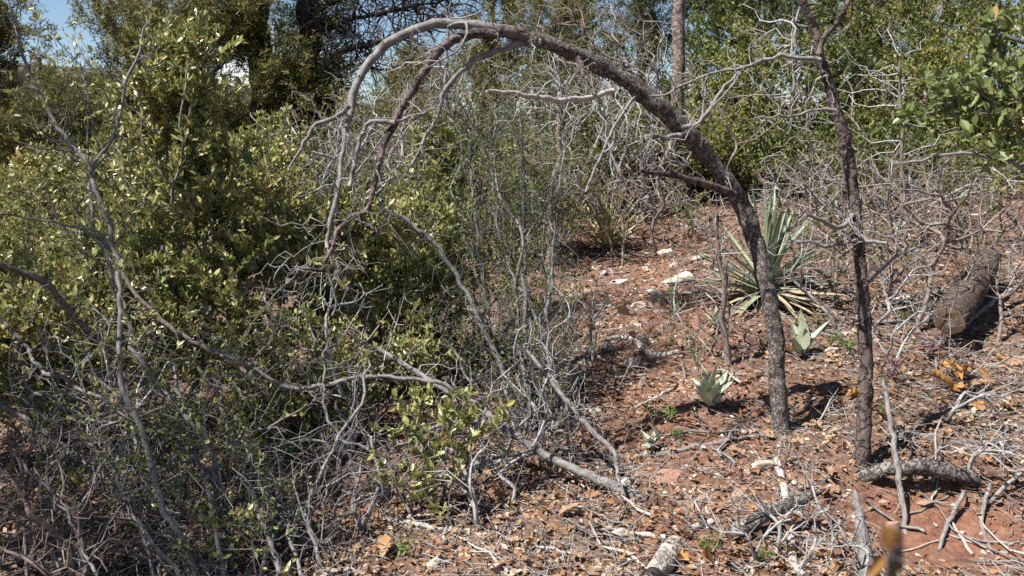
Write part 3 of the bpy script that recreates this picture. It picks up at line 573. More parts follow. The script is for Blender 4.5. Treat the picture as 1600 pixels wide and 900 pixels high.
brush('thicker silvery dead boughs arching over the littered slope', P(1500, 430, 4.9), [(1470, 330, 130, 60, 4.8, .5), (1380, 300, 80, 60, 5.0, .4)], 60, r0=.005, rmax=.014, nroots=5, sr=.3, seg=.12, wood='browntwig', jit=.16)
brush('crossing grey twigs lying against the sawn log', P(1570, 450, 4.9), [(1580, 400, 50, 60, 4.9, .3)], 40, r0=.002, nroots=8, sr=.25)
rowsD = [ramp_depth([(-30, 615, 12), (60, 672, 12), (110, 706, 12), (150, 742, 11), (185, 776, 10), (230, 830, 10), (268, 890, 11), (290, 930, 12)], 3.1, 2.65), ramp_depth([(40, 600, 7), (130, 655, 8), (200, 667, 8), (262, 672, 6)], 3.2, 3.1), ramp_depth([(0, 500, 9), (40, 542, 9), (66, 578, 9), (125, 602, 9), (190, 650, 9), (225, 720, 10), (262, 800, 10), (290, 880, 11), (300, 930, 12)], 3.4, 2.7),
         ramp_depth([(20, 780, 6), (90, 720, 7), (180, 660, 6), (300, 640, 4)], 2.8, 3.0), ramp_depth([(235, 745, 6), (330, 700, 6), (420, 668, 5), (470, 640, 4)], 2.9, 3.1), ramp_depth([(510, 900, 9), (480, 800, 9), (520, 700, 8), (562, 630, 7), (575, 560, 5)], 2.8, 3.4), ramp_depth([(470, 900, 8), (440, 800, 8), (380, 700, 7), (350, 620, 5)], 2.8, 3.3), ramp_depth([(150, 920, 8), (120, 830, 8), (70, 760, 7), (10, 700, 5)], 2.6, 2.8),
         ramp_depth([(560, 760, 8), (540, 700, 8), (510, 640, 7), (505, 560, 5)], 3.3, 3.5), ramp_depth([(640, 800, 6), (600, 720, 6), (540, 690, 5), (460, 690, 4)], 3.2, 3.3)]
dth = thing('dead_shrub', 'sprawling dead shrub of crossing grey stems over the shaded ground', 'dead shrub', onground(P(300, 930, 2.7)))
dps = [limb(dth, 'stem', [(q[0], q[1], q[2] * .72, q[3]) for q in l], 'grey', 8, .05, .06, .006)[0] for l in rowsD]; twiglets(dth, dps, 260, .34, 'grey', .0014, 'side_twigs', 4)
for lab_, bs_, cr_, n_, w_ in [('loose net of fine dead twigs in front of the broad green shrub', (160, 700, 3.3), [(150, 560, 170, 110, 3.4, .25)], 170, 'twig'), ('curling grey twigs before the shrub under the arch tips', (520, 760, 3.6), [(500, 520, 150, 150, 3.8, .25)], 190, 'twig'),
        ('springy bare shoots along the edge of the red clearing', (860, 760, 3.7), [(850, 560, 70, 150, 3.8, .25), (890, 640, 60, 90, 3.6, .2)], 190, 'twig'), ('matted dead stems near the dark twig heap', (60, 920, 2.6), [(80, 850, 150, 60, 2.6, .2), (60, 720, 110, 80, 2.8, .2)], 260, 'darktwig'),
        ('spiky dead twigs low between the pale stems and green sprig', (480, 860, 3.0), [(470, 780, 130, 80, 3.0, .25), (590, 700, 110, 70, 3.3, .25)], 300, 'grey'), ('dry shoots fanning out around the low green sprig', (700, 810, 3.2), [(720, 720, 110, 80, 3.2, .25), (800, 640, 80, 90, 3.5, .2)], 260, 'twig'),
        ('lacy dead twigs veiling the large yucca', (1220, 560, 4.7), [(1250, 400, 70, 70, 4.7, .25), (1130, 490, 50, 70, 4.6, .2)], 80, 'twig'), ('sparse dry shoots over the leaf litter by the sawn log', (1430, 600, 4.0), [(1430, 500, 100, 70, 4.1, .3), (1540, 620, 70, 60, 3.6, .2)], 130, 'twig'),
        ('bare brown shoots on the slope below the oaks', (1420, 330, 6.4), [(1430, 300, 170, 60, 6.2, .7), (1250, 290, 80, 70, 6.4, .5)], 760, 'twig'), ('thick screen of bare stems inside the arch', (960, 380, 7.6), [(960, 200, 100, 110, 7.6, .5), (880, 160, 80, 110, 7.8, .5), (1050, 230, 60, 60, 7.6, .4)], 760, 'twig'),
        ('bare grey saplings between hanging tips and juniper', (500, 420, 6.6), [(480, 220, 120, 80, 6.6, .5), (620, 200, 110, 90, 6.8, .5)], 520, 'twig'), ('silvery dead shoots rising through the oak brush', (1150, 340, 8.0), [(1130, 180, 120, 90, 8.0, .5), (1280, 150, 110, 90, 8.4, .5)], 90, 'browntwig'),
        ('dry twigs on the litter around the crooked dark log', (1180, 860, 2.9), [(1160, 800, 120, 40, 2.95, .25), (1290, 830, 90, 50, 2.8, .2)], 170, 'twig'), ('fallen dry twigs heaped beyond the rotting log', (1500, 720, 3.4), [(1490, 690, 110, 40, 3.4, .25), (1570, 700, 50, 50, 3.2, .2)], 150, 'twig')]:
    brush(lab_, P(*bs_), cr_, n_, w_, r0=.0011 + .00028 * bs_[2], nroots=12, sr=.09 * bs_[2], seg=.03 * bs_[2], jit=.15)
for lab_, q_ in [('flat dead spray of twigs on litter before the arch trunk', (1180, 690)), ('flat dead twigs between the two living trunks', (1290, 640)), ('forked dry twigs lying upslope of the rotting log', (1440, 690)), ('dry twig spray on the red soil of the clearing', (1000, 660)), ('matted dry twigs by the twisted grey root piece', (960, 590)), ('flat spray of grey twigs beside the buff slab', (880, 860)), ('thin crossed twigs on litter under the sawn log', (1530, 610)), ('brittle fallen spray near the bleached bark-free stick', (1210, 850)), ('fine dry twigs around the broad pale flat rock', (1060, 500)), ('dry fallen spray in the litter right by the white rock', (1400, 500))]:
    g_ = G(*q_); d_ = depth(g_); brush(lab_.replace(' right by', ' by'), g_, [(q_[0], q_[1] - 14, 90, 22, d_, .35)], 75, 'twig', r0=.0007 + .0002 * d_, nroots=9, sr=.06 * d_, seg=.028 * d_, jit=.15)
for lab_, bs_, cr_, n_, w_ in [('upright grey shoots crowding the feet of the pale stems', (120, 930, 2.7), [(110, 760, 130, 130, 2.8, .2), (260, 790, 90, 110, 2.8, .2)], 170, 'grey'), ('close-set bare shoots between the pale stems and the leafy suckers', (430, 910, 2.9), [(430, 760, 120, 130, 3.0, .2)], 150, 'grey'),
        ('brown tangle of fine twigs over the slope by the white rock', (1420, 480, 5.0), [(1420, 390, 130, 60, 5.1, .4), (1270, 430, 60, 50, 5.0, .3)], 300, 'browntwig'), ('dense brown twigs smothering the far part of the sawn log', (1560, 470, 4.8), [(1555, 400, 70, 70, 4.7, .3)], 110, 'browntwig'), ('thorny grey twigs along the shrub side of the path', (905, 640, 4.3), [(905, 540, 40, 90, 4.3, .2), (930, 460, 40, 60, 4.9, .2)], 150, 'twig'),
        ('thicket of dry stems in front of the far oak', (1010, 360, 7.0), [(1000, 290, 80, 50, 7.0, .4), (930, 300, 60, 60, 6.8, .3)], 260, 'browntwig')]:
    brush(lab_, P(*bs_), cr_, n_, w_, r0=.001 + .00026 * bs_[2], nroots=14, sr=.09 * bs_[2], seg=.034 * bs_[2], jit=.13)
shrub('sprig_shrub', 'small-leaved shoots mixed with the upright grey shoots', 'shrub', P(150, 930, 2.75), [(110, 730, 120, 110, 2.9, .2), (260, 700, 80, 90, 3.0, .2)], 150, 6, .022, .52, 'tiny', 'grey', nroots=8, spread_root=.3)
for lab_, q_, L_ in [('leafy oak sprout beyond the sawn log', (1500, 350, 6.4), .03), ('round green sprout under the bare brown shoots', (1350, 330, 7.2), .032), ('oak sprout between the large yucca and the slender tree', (1290, 420, 5.8), .024)]:
    shrub('oak_sprout', lab_, 'shrub', P(*q_), [(q_[0], q_[1] - 40, 60, 36, q_[2], .3)], 80, 9, L_, .55, 'oak_green', 'browntwig', nroots=5, spread_root=.15, clump=5, r0=.002)
def sapling(label, px, py, d, top, wd_, mat='darktwig'):
    g = onground(P(px, py, d)); th = thing('bare_sapling', label, 'sapling', g); dg_ = depth(g); gp = 450 - float((g - CAM) @ UPV) / dg_ * FPX; rows = [(px + (top[0] - px) * t_ + R.normal(0, 3), gp + 8 + (top[1] - gp) * t_, wd_ * (1 - .55 * t_), dg_) for t_ in np.linspace(0, 1, 7)]
    q = limb(th, 'trunk', rows, mat, 7, .08, .06, .006)[0]; twiglets(th, [q[len(q) // 3:]], 34, .09 * d, 'twig', .0004 * d, 'side_twigs', 3)
for a_ in [('dark thin sapling beside the large yucca', 1135, 590, 4.5, (1118, 330), 12), ('bare sapling leaning out of the dead thicket', 850, 420, 6.5, (880, 130), 14), ('slim grey sapling inside the arch', 690, 420, 7.5, (700, 20), 9, 'branch'), ('crooked sapling near the far oak', 1000, 330, 8.4, (1030, 60), 9, 'branch'), ('straight thin sapling in front of the oaks', 1420, 360, 6.2, (1405, 80), 7), ('pale sapling against the oak wall', 1230, 340, 8.4, (1240, 20), 8, 'branch')]: sapling(*a_)
for lab_, q_, L_ in [('low green oak sprout on the slope beside the large yucca', (1290, 360, 6.6), .03), ('green oak sprouts under the dead boughs', (1440, 330, 7.0), .032), ('small leafy sprout in brush upslope of the sawn log', (1570, 330, 6.2), .03), ('sprawling sprout of round leaves near the white rock', (1390, 420, 5.6), .024), ('little oak sprout between the dark sapling and the clearing', (1080, 360, 7.4), .03)]:
    shrub('oak_sprout', lab_, 'shrub', P(*q_), [(q_[0], q_[1] - 40, 55, 34, q_[2], .3)], 60, 9, L_, .55, 'oak', 'browntwig', nroots=5, spread_root=.15, clump=5, r0=.002)
conifer('pinyon_tree', 'unseen tall open pinyon added to dapple the stony clearing with shade', np.array([onground((-4.5, 3.1, 0), -.05), (-4.45, 3.1, 2), (-4.2, 3.15, 4), (-3.9, 3.2, 6), (-3.7, 3.2, 7.4)]), [(worldblob(0, (-3.0, 3.5, 5.8), (1.5, 1.5, 1.2)), 1.0)], 150, 12, .09, rt=(.13, .05), wd=.014)  # added out of view, crown set in the sun's path for dappled shade
# near the right edge: a shrub just outside the picture reaching in
ex = [ramp_depth([(1720, 470, 12), (1660, 300, 9), (1600, 262, 7), (1560, 248, 6), (1500, 240, 5), (1440, 248, 4), (1395, 258, 3)], 2.2, 2.3), ramp_depth([(1720, 470, 12), (1690, 200, 9), (1640, 90, 7), (1560, 50, 5), (1520, 45, 3)], 2.2, 2.3), ramp_depth([(1680, 200, 8), (1600, 190, 6), (1530, 170, 4), (1470, 150, 3)], 2.2, 2.3)]
def exR(th):
    for l in ex: limb(th, 'branch', l, 'grey', 7, .04)
seedsR = [smooth_path(*trace(l), .06)[0] for l in ex]
shrub('leafy_shrub', 'shrub with large rounded green and tan leaves reaching in over the slope', 'shrub', P(1720, 470, 2.2), [(1560, 130, 60, 90, 2.2, .22), (1580, 215, 50, 50, 2.2, .2), (1480, 150, 80, 40, 2.3, .1), (1570, 30, 50, 40, 2.2, .15), (1430, 190, 40, 22, 2.3, .06)], 100, 6, .039, .6, 'manz_green', 'grey', single=290, yellow=30, nroots=3, seeds=seedsR, extra=exR, spread=.9, r0=.0015, kt=1.6)

# ------------------------------------------------------------------ scrub oaks and conifers behind
SO = 'scrub oaks behind the clearing'
def oak(label, px, py, d, crowns, n, per=15, L=.058, mat='oak', single=0, cat='shrub', **k):
    return shrub('scrub_oak', label, cat, P(px, py, d), crowns, n, per, L, .55, mat, 'darktwig', r0=.003, nroots=5, spread_root=.25, tmpl=LEAF_DIA, rmax=.05, seg=.22, spread=1.0, back=.22, single=single, bf=.35, kt=2.4, clump=14, sig=.14, **k)
oak('rounded yellow-green scrub oak beyond the slender tree', 1170, 380, 9.5, [(1160, 150, 100, 110, 9.5, .9), (1130, 230, 80, 70, 9.0, .6)], 620)
oak('large glossy scrub oak on the slope above the dead twigs', 1310, 360, 9.8, [(1290, 120, 110, 120, 9.8, .9), (1360, 190, 110, 80, 9.3, .7)], 700, mat='oak_green')
oak('scrub oak with pale leaf tips upslope of the sawn log', 1500, 330, 9.0, [(1480, 150, 130, 110, 9.0, .9), (1560, 230, 90, 70, 8.6, .7)], 700)
oak('darker scrub oak high on the slope', 1420, 300, 12, [(1420, 30, 150, 100, 12, 1.0), (1280, 20, 110, 80, 12, .9)], 600, 12, .055, mat='oak_green')
oak('shaded oak scrub climbing to the edge of the pines', 1580, 300, 11, [(1580, 60, 120, 120, 11, .9)], 420, 12, .055, 'tiny')
oak('scrub oak at the head of the stony clearing', 950, 350, 8.8, [(940, 230, 70, 70, 8.6, .6), (890, 190, 70, 80, 8.8, .6)], 480, 11, .036, mat='oak_green')
oak('low oak brush between the arch trunk and the far yucca', 1080, 340, 8.6, [(1080, 215, 60, 60, 8.6, .5)], 240, 11, .036)
oak('olive scrub filling the view through the arch', 760, 380, 8.0, [(770, 180, 110, 90, 8.0, .6), (680, 150, 90, 60, 8.4, .6)], 560, 10, .03, 'needle')
oak('bluish green scrub far inside the arch', 620, 360, 8.6, [(600, 170, 90, 60, 9.0, .6), (640, 250, 90, 60, 8.4, .6), (520, 210, 90, 60, 8.6, .6)], 520, 10, .034)
oak('dusty olive brush on the flat behind the leafy shrubs', 250, 430, 7.6, [(250, 290, 170, 80, 7.6, .7), (80, 330, 130, 70, 7.4, .7)], 560, 14, .045)
oak('thick oak brush beyond the hanging arch tips', 480, 420, 7.4, [(480, 300, 130, 70, 7.4, .6), (620, 310, 100, 60, 7.4, .5)], 520, 14, .042, mat='oak_green')
oak('pale oak brush rooted beyond the fine grey shrub', 820, 400, 7.0, [(800, 290, 110, 80, 7.0, .5), (880, 290, 60, 70, 7.2, .4)], 460, 13, .036)
oak('dense oak thicket under the reddish pine', 1040, 330, 10.5, [(1030, 150, 90, 80, 10.5, .7), (900, 130, 90, 90, 10.5, .7)], 460, mat='oak_green')
oak('long oak thicket along the foot of the conifers', 300, 330, 10.5, [(330, 200, 120, 70, 10.5, .8), (480, 200, 110, 60, 10.5, .8)], 480, 15, .058, 'needle')
oak('brownish oak brush closing the upper end of the clearing', 1110, 330, 9.4, [(1100, 250, 80, 40, 9.4, .6), (1010, 220, 90, 60, 9.6, .6)], 420)
oak('tall oak thicket between the pine trunk and the slender tree', 1180, 330, 11.5, [(1190, 40, 110, 70, 11.5, .9), (1095, 80, 60, 70, 12, .6)], 420, mat='oak_green')
oak('dense green oak crown at the top of the slope', 1500, 300, 12.5, [(1500, 20, 150, 80, 12.5, .9), (1340, 60, 130, 80, 12.5, .9)], 520, 15, .07)
oak('low oak scrub creeping onto the littered slope', 1400, 330, 8.2, [(1400, 240, 130, 45, 8.2, .6), (1240, 230, 90, 45, 8.2, .5), (1520, 262, 90, 36, 7.6, .5), (1310, 272, 70, 28, 7.6, .4)], 560, 14, .048, mat='oak_green')
def post(px, py0, d, py1, lean=0, n=5):
    a = onground(P(px, py0, d), -.05); b = P(px + lean, py1, d); t = np.linspace(0, 1, n)[:, None]; q = a + (b - a) * t; q[1:-1] += R.normal(0, .03, (n - 2, 3)) * [1, 1, 0]; return q
dd = 9.2
j1 = post(418, 300, dd, -420, -40)
conifer('juniper_tree', 'juniper with a thick shaggy dark trunk and drooping olive clumps', j1, [((448, 110, 30, 60, dd, .4), .13), ((330, 45, 70, 60, dd - .2, .6), .3), ((375, 20, 40, 40, dd - .3, .3), .07), ((425, 130, 30, 30, dd - .3, .2), .04), ((300, -160, 190, 90, dd, 1.6), .3), ((440, -330, 160, 120, dd, 1.5), .25)], 900, 13, .07, 'blackbark', 'needle', rt=(.135, .085), wd=.012,
        dead=[trace(ramp_depth([(405, 60, 14), (370, 78, 12), (330, 116, 8)], dd, dd - .6)), trace(ramp_depth([(425, 140, 12), (445, 160, 9), (470, 190, 5)], dd, dd - .5))])
d2 = 9.6
j2 = post(470, 300, d2, -420, 30)
dj = [ramp_depth([(478, 112, 16), (520, 88, 13), (560, 72, 10), (600, 62, 8), (650, 44, 6), (700, 22, 4)], d2, d2 - .4), ramp_depth([(482, 60, 11), (530, 36, 8), (590, 22, 6), (660, 8, 4), (720, -6, 3)], d2, d2 - .2),
      ramp_depth([(480, 20, 10), (540, -2, 8), (620, -20, 6), (700, -30, 4)], d2, d2 + .3), ramp_depth([(478, 100, 9), (510, 112, 6), (540, 120, 4)], d2, d2 - .5), ramp_depth([(476, 130, 8), (500, 120, 6), (556, 100, 4), (580, 106, 3)], d2, d2 - .3)]
t2 = conifer('juniper_tree', 'dark juniper trunk with long dead limbs spread against the blue sky', j2, [((505, 140, 60, 45, d2 - .2, .5), .24), ((520, 40, 40, 40, d2 + .3, .4), .1), ((455, 30, 20, 50, d2 + .2, .3), .08), ((500, -300, 200, 150, d2, 1.6), .8)], 520, 13, .07, 'blackbark', 'needle_dark', rt=(.15, .10), dead=[trace(l) for l in dj])
twiglets(t2, [smooth_path(*trace(l), .1)[0] for l in dj], 420, .6, 'blackbark', .0045, 'dead_twigs', 4)
conifer('pinyon_tree', 'bushy pinyon on the hillside below the open sky', post(60, 330, 13, 90), [((60, 190, 110, 100, 13, 1.4), .7), ((150, 200, 90, 90, 13, 1.2), .4)], 900, 14, .085, rt=(.1, .04), wd=.013)
conifer('pinyon_tree', 'pinyon with a wide yellow-olive crown next to the shaggy juniper', post(215, 330, 12, -150), [((220, 40, 70, 50, 12, 1.2), .3), ((180, -60, 160, 70, 12, 1.5), .4), ((250, 130, 100, 80, 12, 1.2), .45)], 950, 14, .085, rt=(.12, .06), wd=.013)
conifer('pinyon_tree', 'low spreading pinyon rising over the broad green shrub', post(110, 330, 9.5, 190), [((110, 230, 150, 60, 9.5, 1.0), .7), ((330, 210, 100, 70, 10, 1.0), .45)], 800, 14, .075, rt=(.08, .04), wd=.011)
conifer('pinyon_tree', 'pinyon limbs hanging in from beside the cloud', post(-120, 380, 9, -300), [((-20, 20, 60, 60, 9, .8), .3), ((-60, -150, 200, 120, 9, 1.3), .7), ((-40, 120, 50, 70, 9, .6), .2)], 620, 13, .08, rt=(.12, .07), wd=.012)
conifer('pine_tree', 'straight pine with a bare reddish grey trunk above the arch', post(1063, 330, 9.4, -700, 0, 6), [((1060, -430, 220, 170, 9.4, 1.6), 1.0)], 600, 13, .1, 'pinebark', 'needle_dark', rt=(.078, .055), wd=.014)
conifer('pine_tree', 'slim dark pine close behind the reddish pine trunk', post(1000, 330, 14, -300), [((1010, 20, 60, 90, 14, 1.0), .5), ((1000, -160, 110, 120, 14, 1.2), .5)], 560, 13, .1, 'blackbark', 'needle_dark', rt=(.09, .05), wd=.014)
conifer('pine_tree', 'young conifer showing feathery tips above the crest of the arch', post(770, 330, 13, -120), [((770, 70, 60, 100, 13, .9), .6), ((770, -60, 50, 70, 13, .7), .3)], 560, 13, .09, 'pinebark', 'needle', rt=(.08, .03), wd=.013)
conifer('pine_tree', 'sparse conifer between the juniper limbs and the arch', post(650, 330, 15, 60), [((650, 130, 70, 55, 15, 1.0), .6)], 420, 13, .09, 'pinebark', 'needle', rt=(.08, .04), wd=.013)
conifer('pine_tree', 'bushy conifer with shaded limbs behind the bowed trunk', post(880, 330, 12.5, -160), [((880, 40, 80, 90, 12.5, 1.0), .6), ((900, -90, 70, 70, 12.5, .8), .3)], 640, 13, .09, 'pinebark', 'needle', rt=(.09, .04), wd=.013)
conifer('pine_tree', 'tall dark conifer behind the yellow-green scrub oak', post(1150, 330, 14.5, -500), [((1150, -20, 100, 80, 14.5, 1.3), .5), ((1160, -220, 140, 140, 14.5, 1.5), .5)], 700, 13, .11, 'blackbark', 'needle_dark', rt=(.12, .07), wd=.015)
conifer('pine_tree', 'broad conifer at the top of the slope over the oaks', post(1360, 300, 15, -500), [((1370, -40, 180, 90, 15, 1.5), .7), ((1360, -250, 160, 150, 15, 1.5), .5)], 800, 13, .11, 'blackbark', 'needle_dark', rt=(.12, .07), wd=.015)
brush('reddish grey dead conifer saplings tangled above the bowed trunk', P(930, 330, 9.8), [(930, 60, 110, 90, 9.8, .8), (860, 20, 70, 60, 9.8, .6)], 420, r0=.003, rmax=.025, seg=.15, wood='browntwig', jit=.16)

# ------------------------------------------------------------------ yuccas and agaves
def strap(L, W, droop, fold=.35, n=8, pw=.55):
    """A stiff strap leaf along +y, drooping, folded to a shallow V and drawn out to a point; unit is metres."""
    t = np.linspace(0, 1, n); ang = droop * t; y = np.concatenate([[0], np.cumsum(np.cos(ang[:-1]))]) * L / (n - 1); z = -np.concatenate([[0], np.cumsum(np.sin(ang[:-1]))]) * L / (n - 1)
    wd = W * .5 * (1 - t ** 3) ** pw * (.75 + .25 * np.sin(np.pi * np.minimum(t * 1.6, 1)))
    wd[-1] = W * .02; V = []
    for i in range(n):
        f = wd[i] * fold; V += [(-wd[i], y[i], z[i] + f), (0, y[i], z[i]), (wd[i], y[i], z[i] + f)]
    V = np.array(V); Vb = V.copy(); Vb[:, 2] -= .003 + W * .05 * np.tile([.3, 1, .3], n); k = len(V); F = []
    for i in range(n - 1):
        for c in (0, 1):
            a = i * 3 + c; F.append((a, a + 1, a + 4, a + 3)); F.append((k + a, k + a + 3, k + a + 4, k + a + 1))
        F.append((i * 3, i * 3 + 3, k + i * 3 + 3, k + i * 3)); F.append((i * 3 + 2, k + i * 3 + 2, k + i * 3 + 5, i * 3 + 5))
    return np.vstack([V, Vb]), np.array(F)
def rosette(name, label, cat, base, n, L, W, mat, elev, droops, nd=0, group=None, fold=.35, pw=.55, az=None, lean=None, hgt=.05):
    base = onground(base); th = thing(name, label, cat, base, group); ms = []
    for q, dp in enumerate(droops):
        m = MB(); m.add(*strap(1.0, W / L, dp, fold, 8, pw), smooth=False); ms.append(m)
    meshes = [m.mesh('leaf', M[mat]) for m in ms]; deadm = [m.mesh('dry_leaf', M['yucca_dead']) for m in ms]
    for k in range(n + nd):
        dry = k >= n; t = (k + .5) / n; a = k * 2.39996 + R.normal(0, .15) if az is None else az[k % len(az)] + R.normal(0, .25)
        el = (elev[0] + (elev[1] - elev[0]) * t + R.normal(0, .10)) if not dry else R.uniform(-.35, .15)
        o = link('dry_leaf' if dry else 'leaf', (deadm if dry else meshes)[R.integers(len(ms))], th); s = L * (.75 + .4 * R.random())
        m = Matrix.Rotation(a, 4, 'Z') @ Matrix.Rotation(el, 4, 'X') @ Matrix.Rotation(R.normal(0, .25), 4, 'Y') @ Matrix.Diagonal((s, s, s, 1))
        m.translation = (R.normal(0, .012), R.normal(0, .012), hgt * (.3 + t if not dry else .4)); o.matrix_basis = m
    return th
rosette('yucca_plant', 'large blue-green yucca with dry tan lower leaves behind the arch trunk', 'yucca', G(1194, 468), 56, .60, .046, 'yucca', (.15, 1.6), (.03, .12, .3), 50, hgt=.12)
rosette('yucca_plant', 'small yellowish yucca at the head of the clearing', 'yucca', G(948, 392), 70, .55, .026, 'yucca_yellow', (.5, 1.5), (.05, .2), 12)
rosette('agave_plant', 'pale green agave with broad spiny leaves at the foot of the arching tree', 'agave', G(1112, 640), 13, .17, .062, 'agave', (.5, 1.3), (-.15, .1), 0, None, .45, .85)
rosette('agave_plant', 'tall narrow agave close behind the arch trunk', 'agave', G(1252, 560), 7, .21, .075, 'agave', (.7, 1.4), (-.1, .1), 0, None, .5, .8)
rosette('agave_plant', 'tiny agave seedling flat on the red soil', 'agave', G(1020, 706), 8, .085, .03, 'agave', (.3, 1.1), (0, .2), 3, None, .4, .8)
rosette('agave_plant', 'small agave among the drooping yucca leaves', 'agave', G(1118, 520), 6, .11, .034, 'agave', (.4, 1.3), (0, .1), 2, None, .45, .8)

# ------------------------------------------------------------------ logs, sticks
def log(name, label, cat, pts, rad, mat, sides=18, cut=True, rough=.05, group=None, wood='deadwood'):
    p, r = smooth_path(pts, rad, .04, .002); th = thing(name, label, cat, onground(p[0]), group)
    m = MB(); tubes(m, [(p, r)], sides, 0)
    Vt = m.V[0]; ax = np.repeat(p, sides, 0); f = np.sin(Vt[:, 0] * 46 + 2 * np.sin(Vt[:, 1] * 31)) * np.sin(Vt[:, 2] * 39 + Vt[:, 1] * 22)
    m.V[0] = ax + (Vt - ax) * (1 + rough * 1.2 * f + R.normal(0, rough * .4, len(Vt)))[:, None]; V0 = m.V[0]; part('bark', m, M[mat], th)
    if cut:
        for row, nm in ((0, 'cut_end'), (len(p) - 1, 'far_end')):
            ring = V0[row * sides:(row + 1) * sides]; c = ring.mean(0); e = unit(p[row] - p[1 if row == 0 else -2])
            ring = c + (ring - c) * .97 + e * .003; mid = c + (ring - c) * .5 + e * .006; VV = np.vstack([ring, mid, c[None] + e * .004]); F4 = []; F3 = []
            for i in range(sides):
                j = (i + 1) % sides; F3 += [(i, j, sides + j), (i, sides + j, sides + i), (sides + i, sides + j, 2 * sides)]
            mm = MB(); mm.add(VV, np.array(F3)); part(nm, mm, M[wood], th)
    return th
M['oldlog'] = barkmat('rotten_log_bark', (.07, .06, .054), (.25, .225, .205), 44, 1.0, 24, vary=False)
M['stub'] = barkmat('cracked_bleached_wood', (.22, .18, .15), (.47, .42, .37), 50, .6, 16, vary=False)
M['sawn'] = barkmat('sawn_wood', (.06, .04, .028), (.23, .16, .105), 14, .4, vary=False)
dg = depth(G(1482, 552)) ; pts, rad = trace([(1482, 500, 50, dg), (1506, 464, 50, dg + .25), (1526, 434, 46, dg + .45), (1540, 412, 40, dg + .62), (1548, 400, 30, dg + .7)])
log('sawn_log', 'thick sawn log with a tan cut face lying on the slope', 'log', pts, rad, 'logbark', 22, wood='sawn')
dg = depth(G(1450, 772)); pts, rad = trace([(1318, 752, 6, dg + .12), (1345, 746, 20, dg + .08), (1400, 740, 24, dg), (1450, 742, 27, dg), (1490, 750, 22, dg), (1515, 760, 24, dg), (1545, 776, 15, dg + .05), (1560, 790, 3, dg + .05)])
pts[2:6, 2] += .03
log('fallen_log', 'rotting grey log bridging the hollow of bare red soil', 'log', pts, rad, 'oldlog', rough=.14, cut=False)
dg = depth(G(1180, 835)); pts, rad = trace([(1098, 860, 4, dg - .05), (1130, 842, 20, dg - .02), (1165, 822, 24, dg - .02), (1200, 800, 21, dg), (1240, 786, 22, dg + .05), (1290, 764, 4, dg + .12)])
log('fallen_log', 'crooked dark log running from the pale stump piece to the slender tree', 'log', pts, rad, 'oldlog', rough=.15, cut=False)
dg = depth(G(1040, 880)); pts, rad = trace([(1055, 852, 34, dg + .10), (1044, 868, 36, dg + .02), (1032, 884, 35, dg - .05), (1022, 898, 26, dg - .11)])
log('cut_branch', 'short thick bleached piece of cut branch', 'branch', pts, rad, 'stub', wood='blackbark', rough=.03)
def stick(label, rows, mat='branch', lift=.35, name='fallen_stick', group=None, sides=8):
    """A stick on the ground, traced by pixels where it lies."""
    pts = []; rad = []
    for q in rows:
        g = G(q[0], q[1]); d = depth(g); r_ = q[2] * .5 * d / FPX; g = g + np.array([0, 0, r_ * lift + (q[3] if len(q) > 3 else 0)]); pts.append(g); rad.append(r_)
    p, r_ = smooth_path(np.array(pts), rad, .04, .003); m = MB(); tubes(m, [(p, r_ * .82)], sides, .05, True); o0 = onground(p[len(p) // 2])
    return tag(link(name, m.mesh(name, M[mat], o0), loc=o0), label, 'stick', group)
stick('twisted grey root piece lying across the stony clearing', [(945, 532, 8), (975, 530, 10), (998, 540, 14), (1012, 553, 14), (1035, 558, 14), (1062, 552, 10)], 'deadwood')
stick('thin pale stick pointing up the clearing from the agave', [(985, 641, 6), (1030, 620, 6), (1082, 597, 5)], 'deadwood')
stick('long brown stick lying on red soil below the agave', [(900, 712, 7), (960, 714, 9), (1020, 716, 10), (1065, 705, 10), (1110, 697, 8), (1180, 684, 6)], 'branch')
stick('bleached bark-free stick lying beyond the crooked dark log', [(1212, 720, 12), (1224, 760, 15), (1228, 800, 16), (1234, 850, 17), (1240, 880, 18), (1256, 905, 14)], 'deadwood')
stick('forked grey stick resting in the red soil hollow', [(1503, 792, 8, .06), (1490, 815, 9, .04), (1475, 840, 9, .02), (1464, 866, 6)], 'branch')
stick('curved twig dropping from the rotting log to the litter', [(1545, 780, 8, .05), (1534, 812, 8, .02), (1540, 842, 7), (1552, 872, 5)], 'branch')
stick('brown stick slanting down onto the rotting log', [(1612, 745, 9, .06), (1580, 770, 8, .05), (1545, 795, 8, .02)], 'branch')
stick('grey stick leaning beside the sawn log', [(1512, 512, 8, .02), (1550, 492, 9, .08), (1605, 470, 9, .12)], 'branch')
stick('thin white twig under the low green sprig', [(556, 900, 5), (585, 858, 5), (622, 805, 4)], 'deadwood')
stick('bleached split stick on the shaded litter under the shrubs', [(600, 812, 8), (650, 822, 9), (705, 832, 10), (735, 830, 7)], 'deadwood')
stick('short broken pale stick near the bleached piece of cut branch', [(940, 830, 9), (985, 838, 12), (1040, 842, 10)], 'deadwood')
stick('white chip of wood against the crooked dark log', [(1078, 832, 14), (1096, 824, 15), (1112, 818, 13)], 'deadwood')
stick('dry stick crossing the litter between sawn log and slender tree', [(1290, 512, 7), (1350, 508, 8), (1420, 505, 8), (1455, 512, 6)], 'branch')
stick('grey stick beside white stones below the dead tangle', [(1375, 480, 7), (1430, 470, 8), (1485, 452, 7)], 'branch')
stick('stick half buried in leaf litter under the sawn log', [(1500, 560, 6), (1545, 548, 6), (1600, 540, 5)], 'branch')
st = thing('dead_sapling', 'thin grey dead stem standing bare beside the slender tree', 'stem', G(1416, 842)); dS = depth(G(1416, 842))
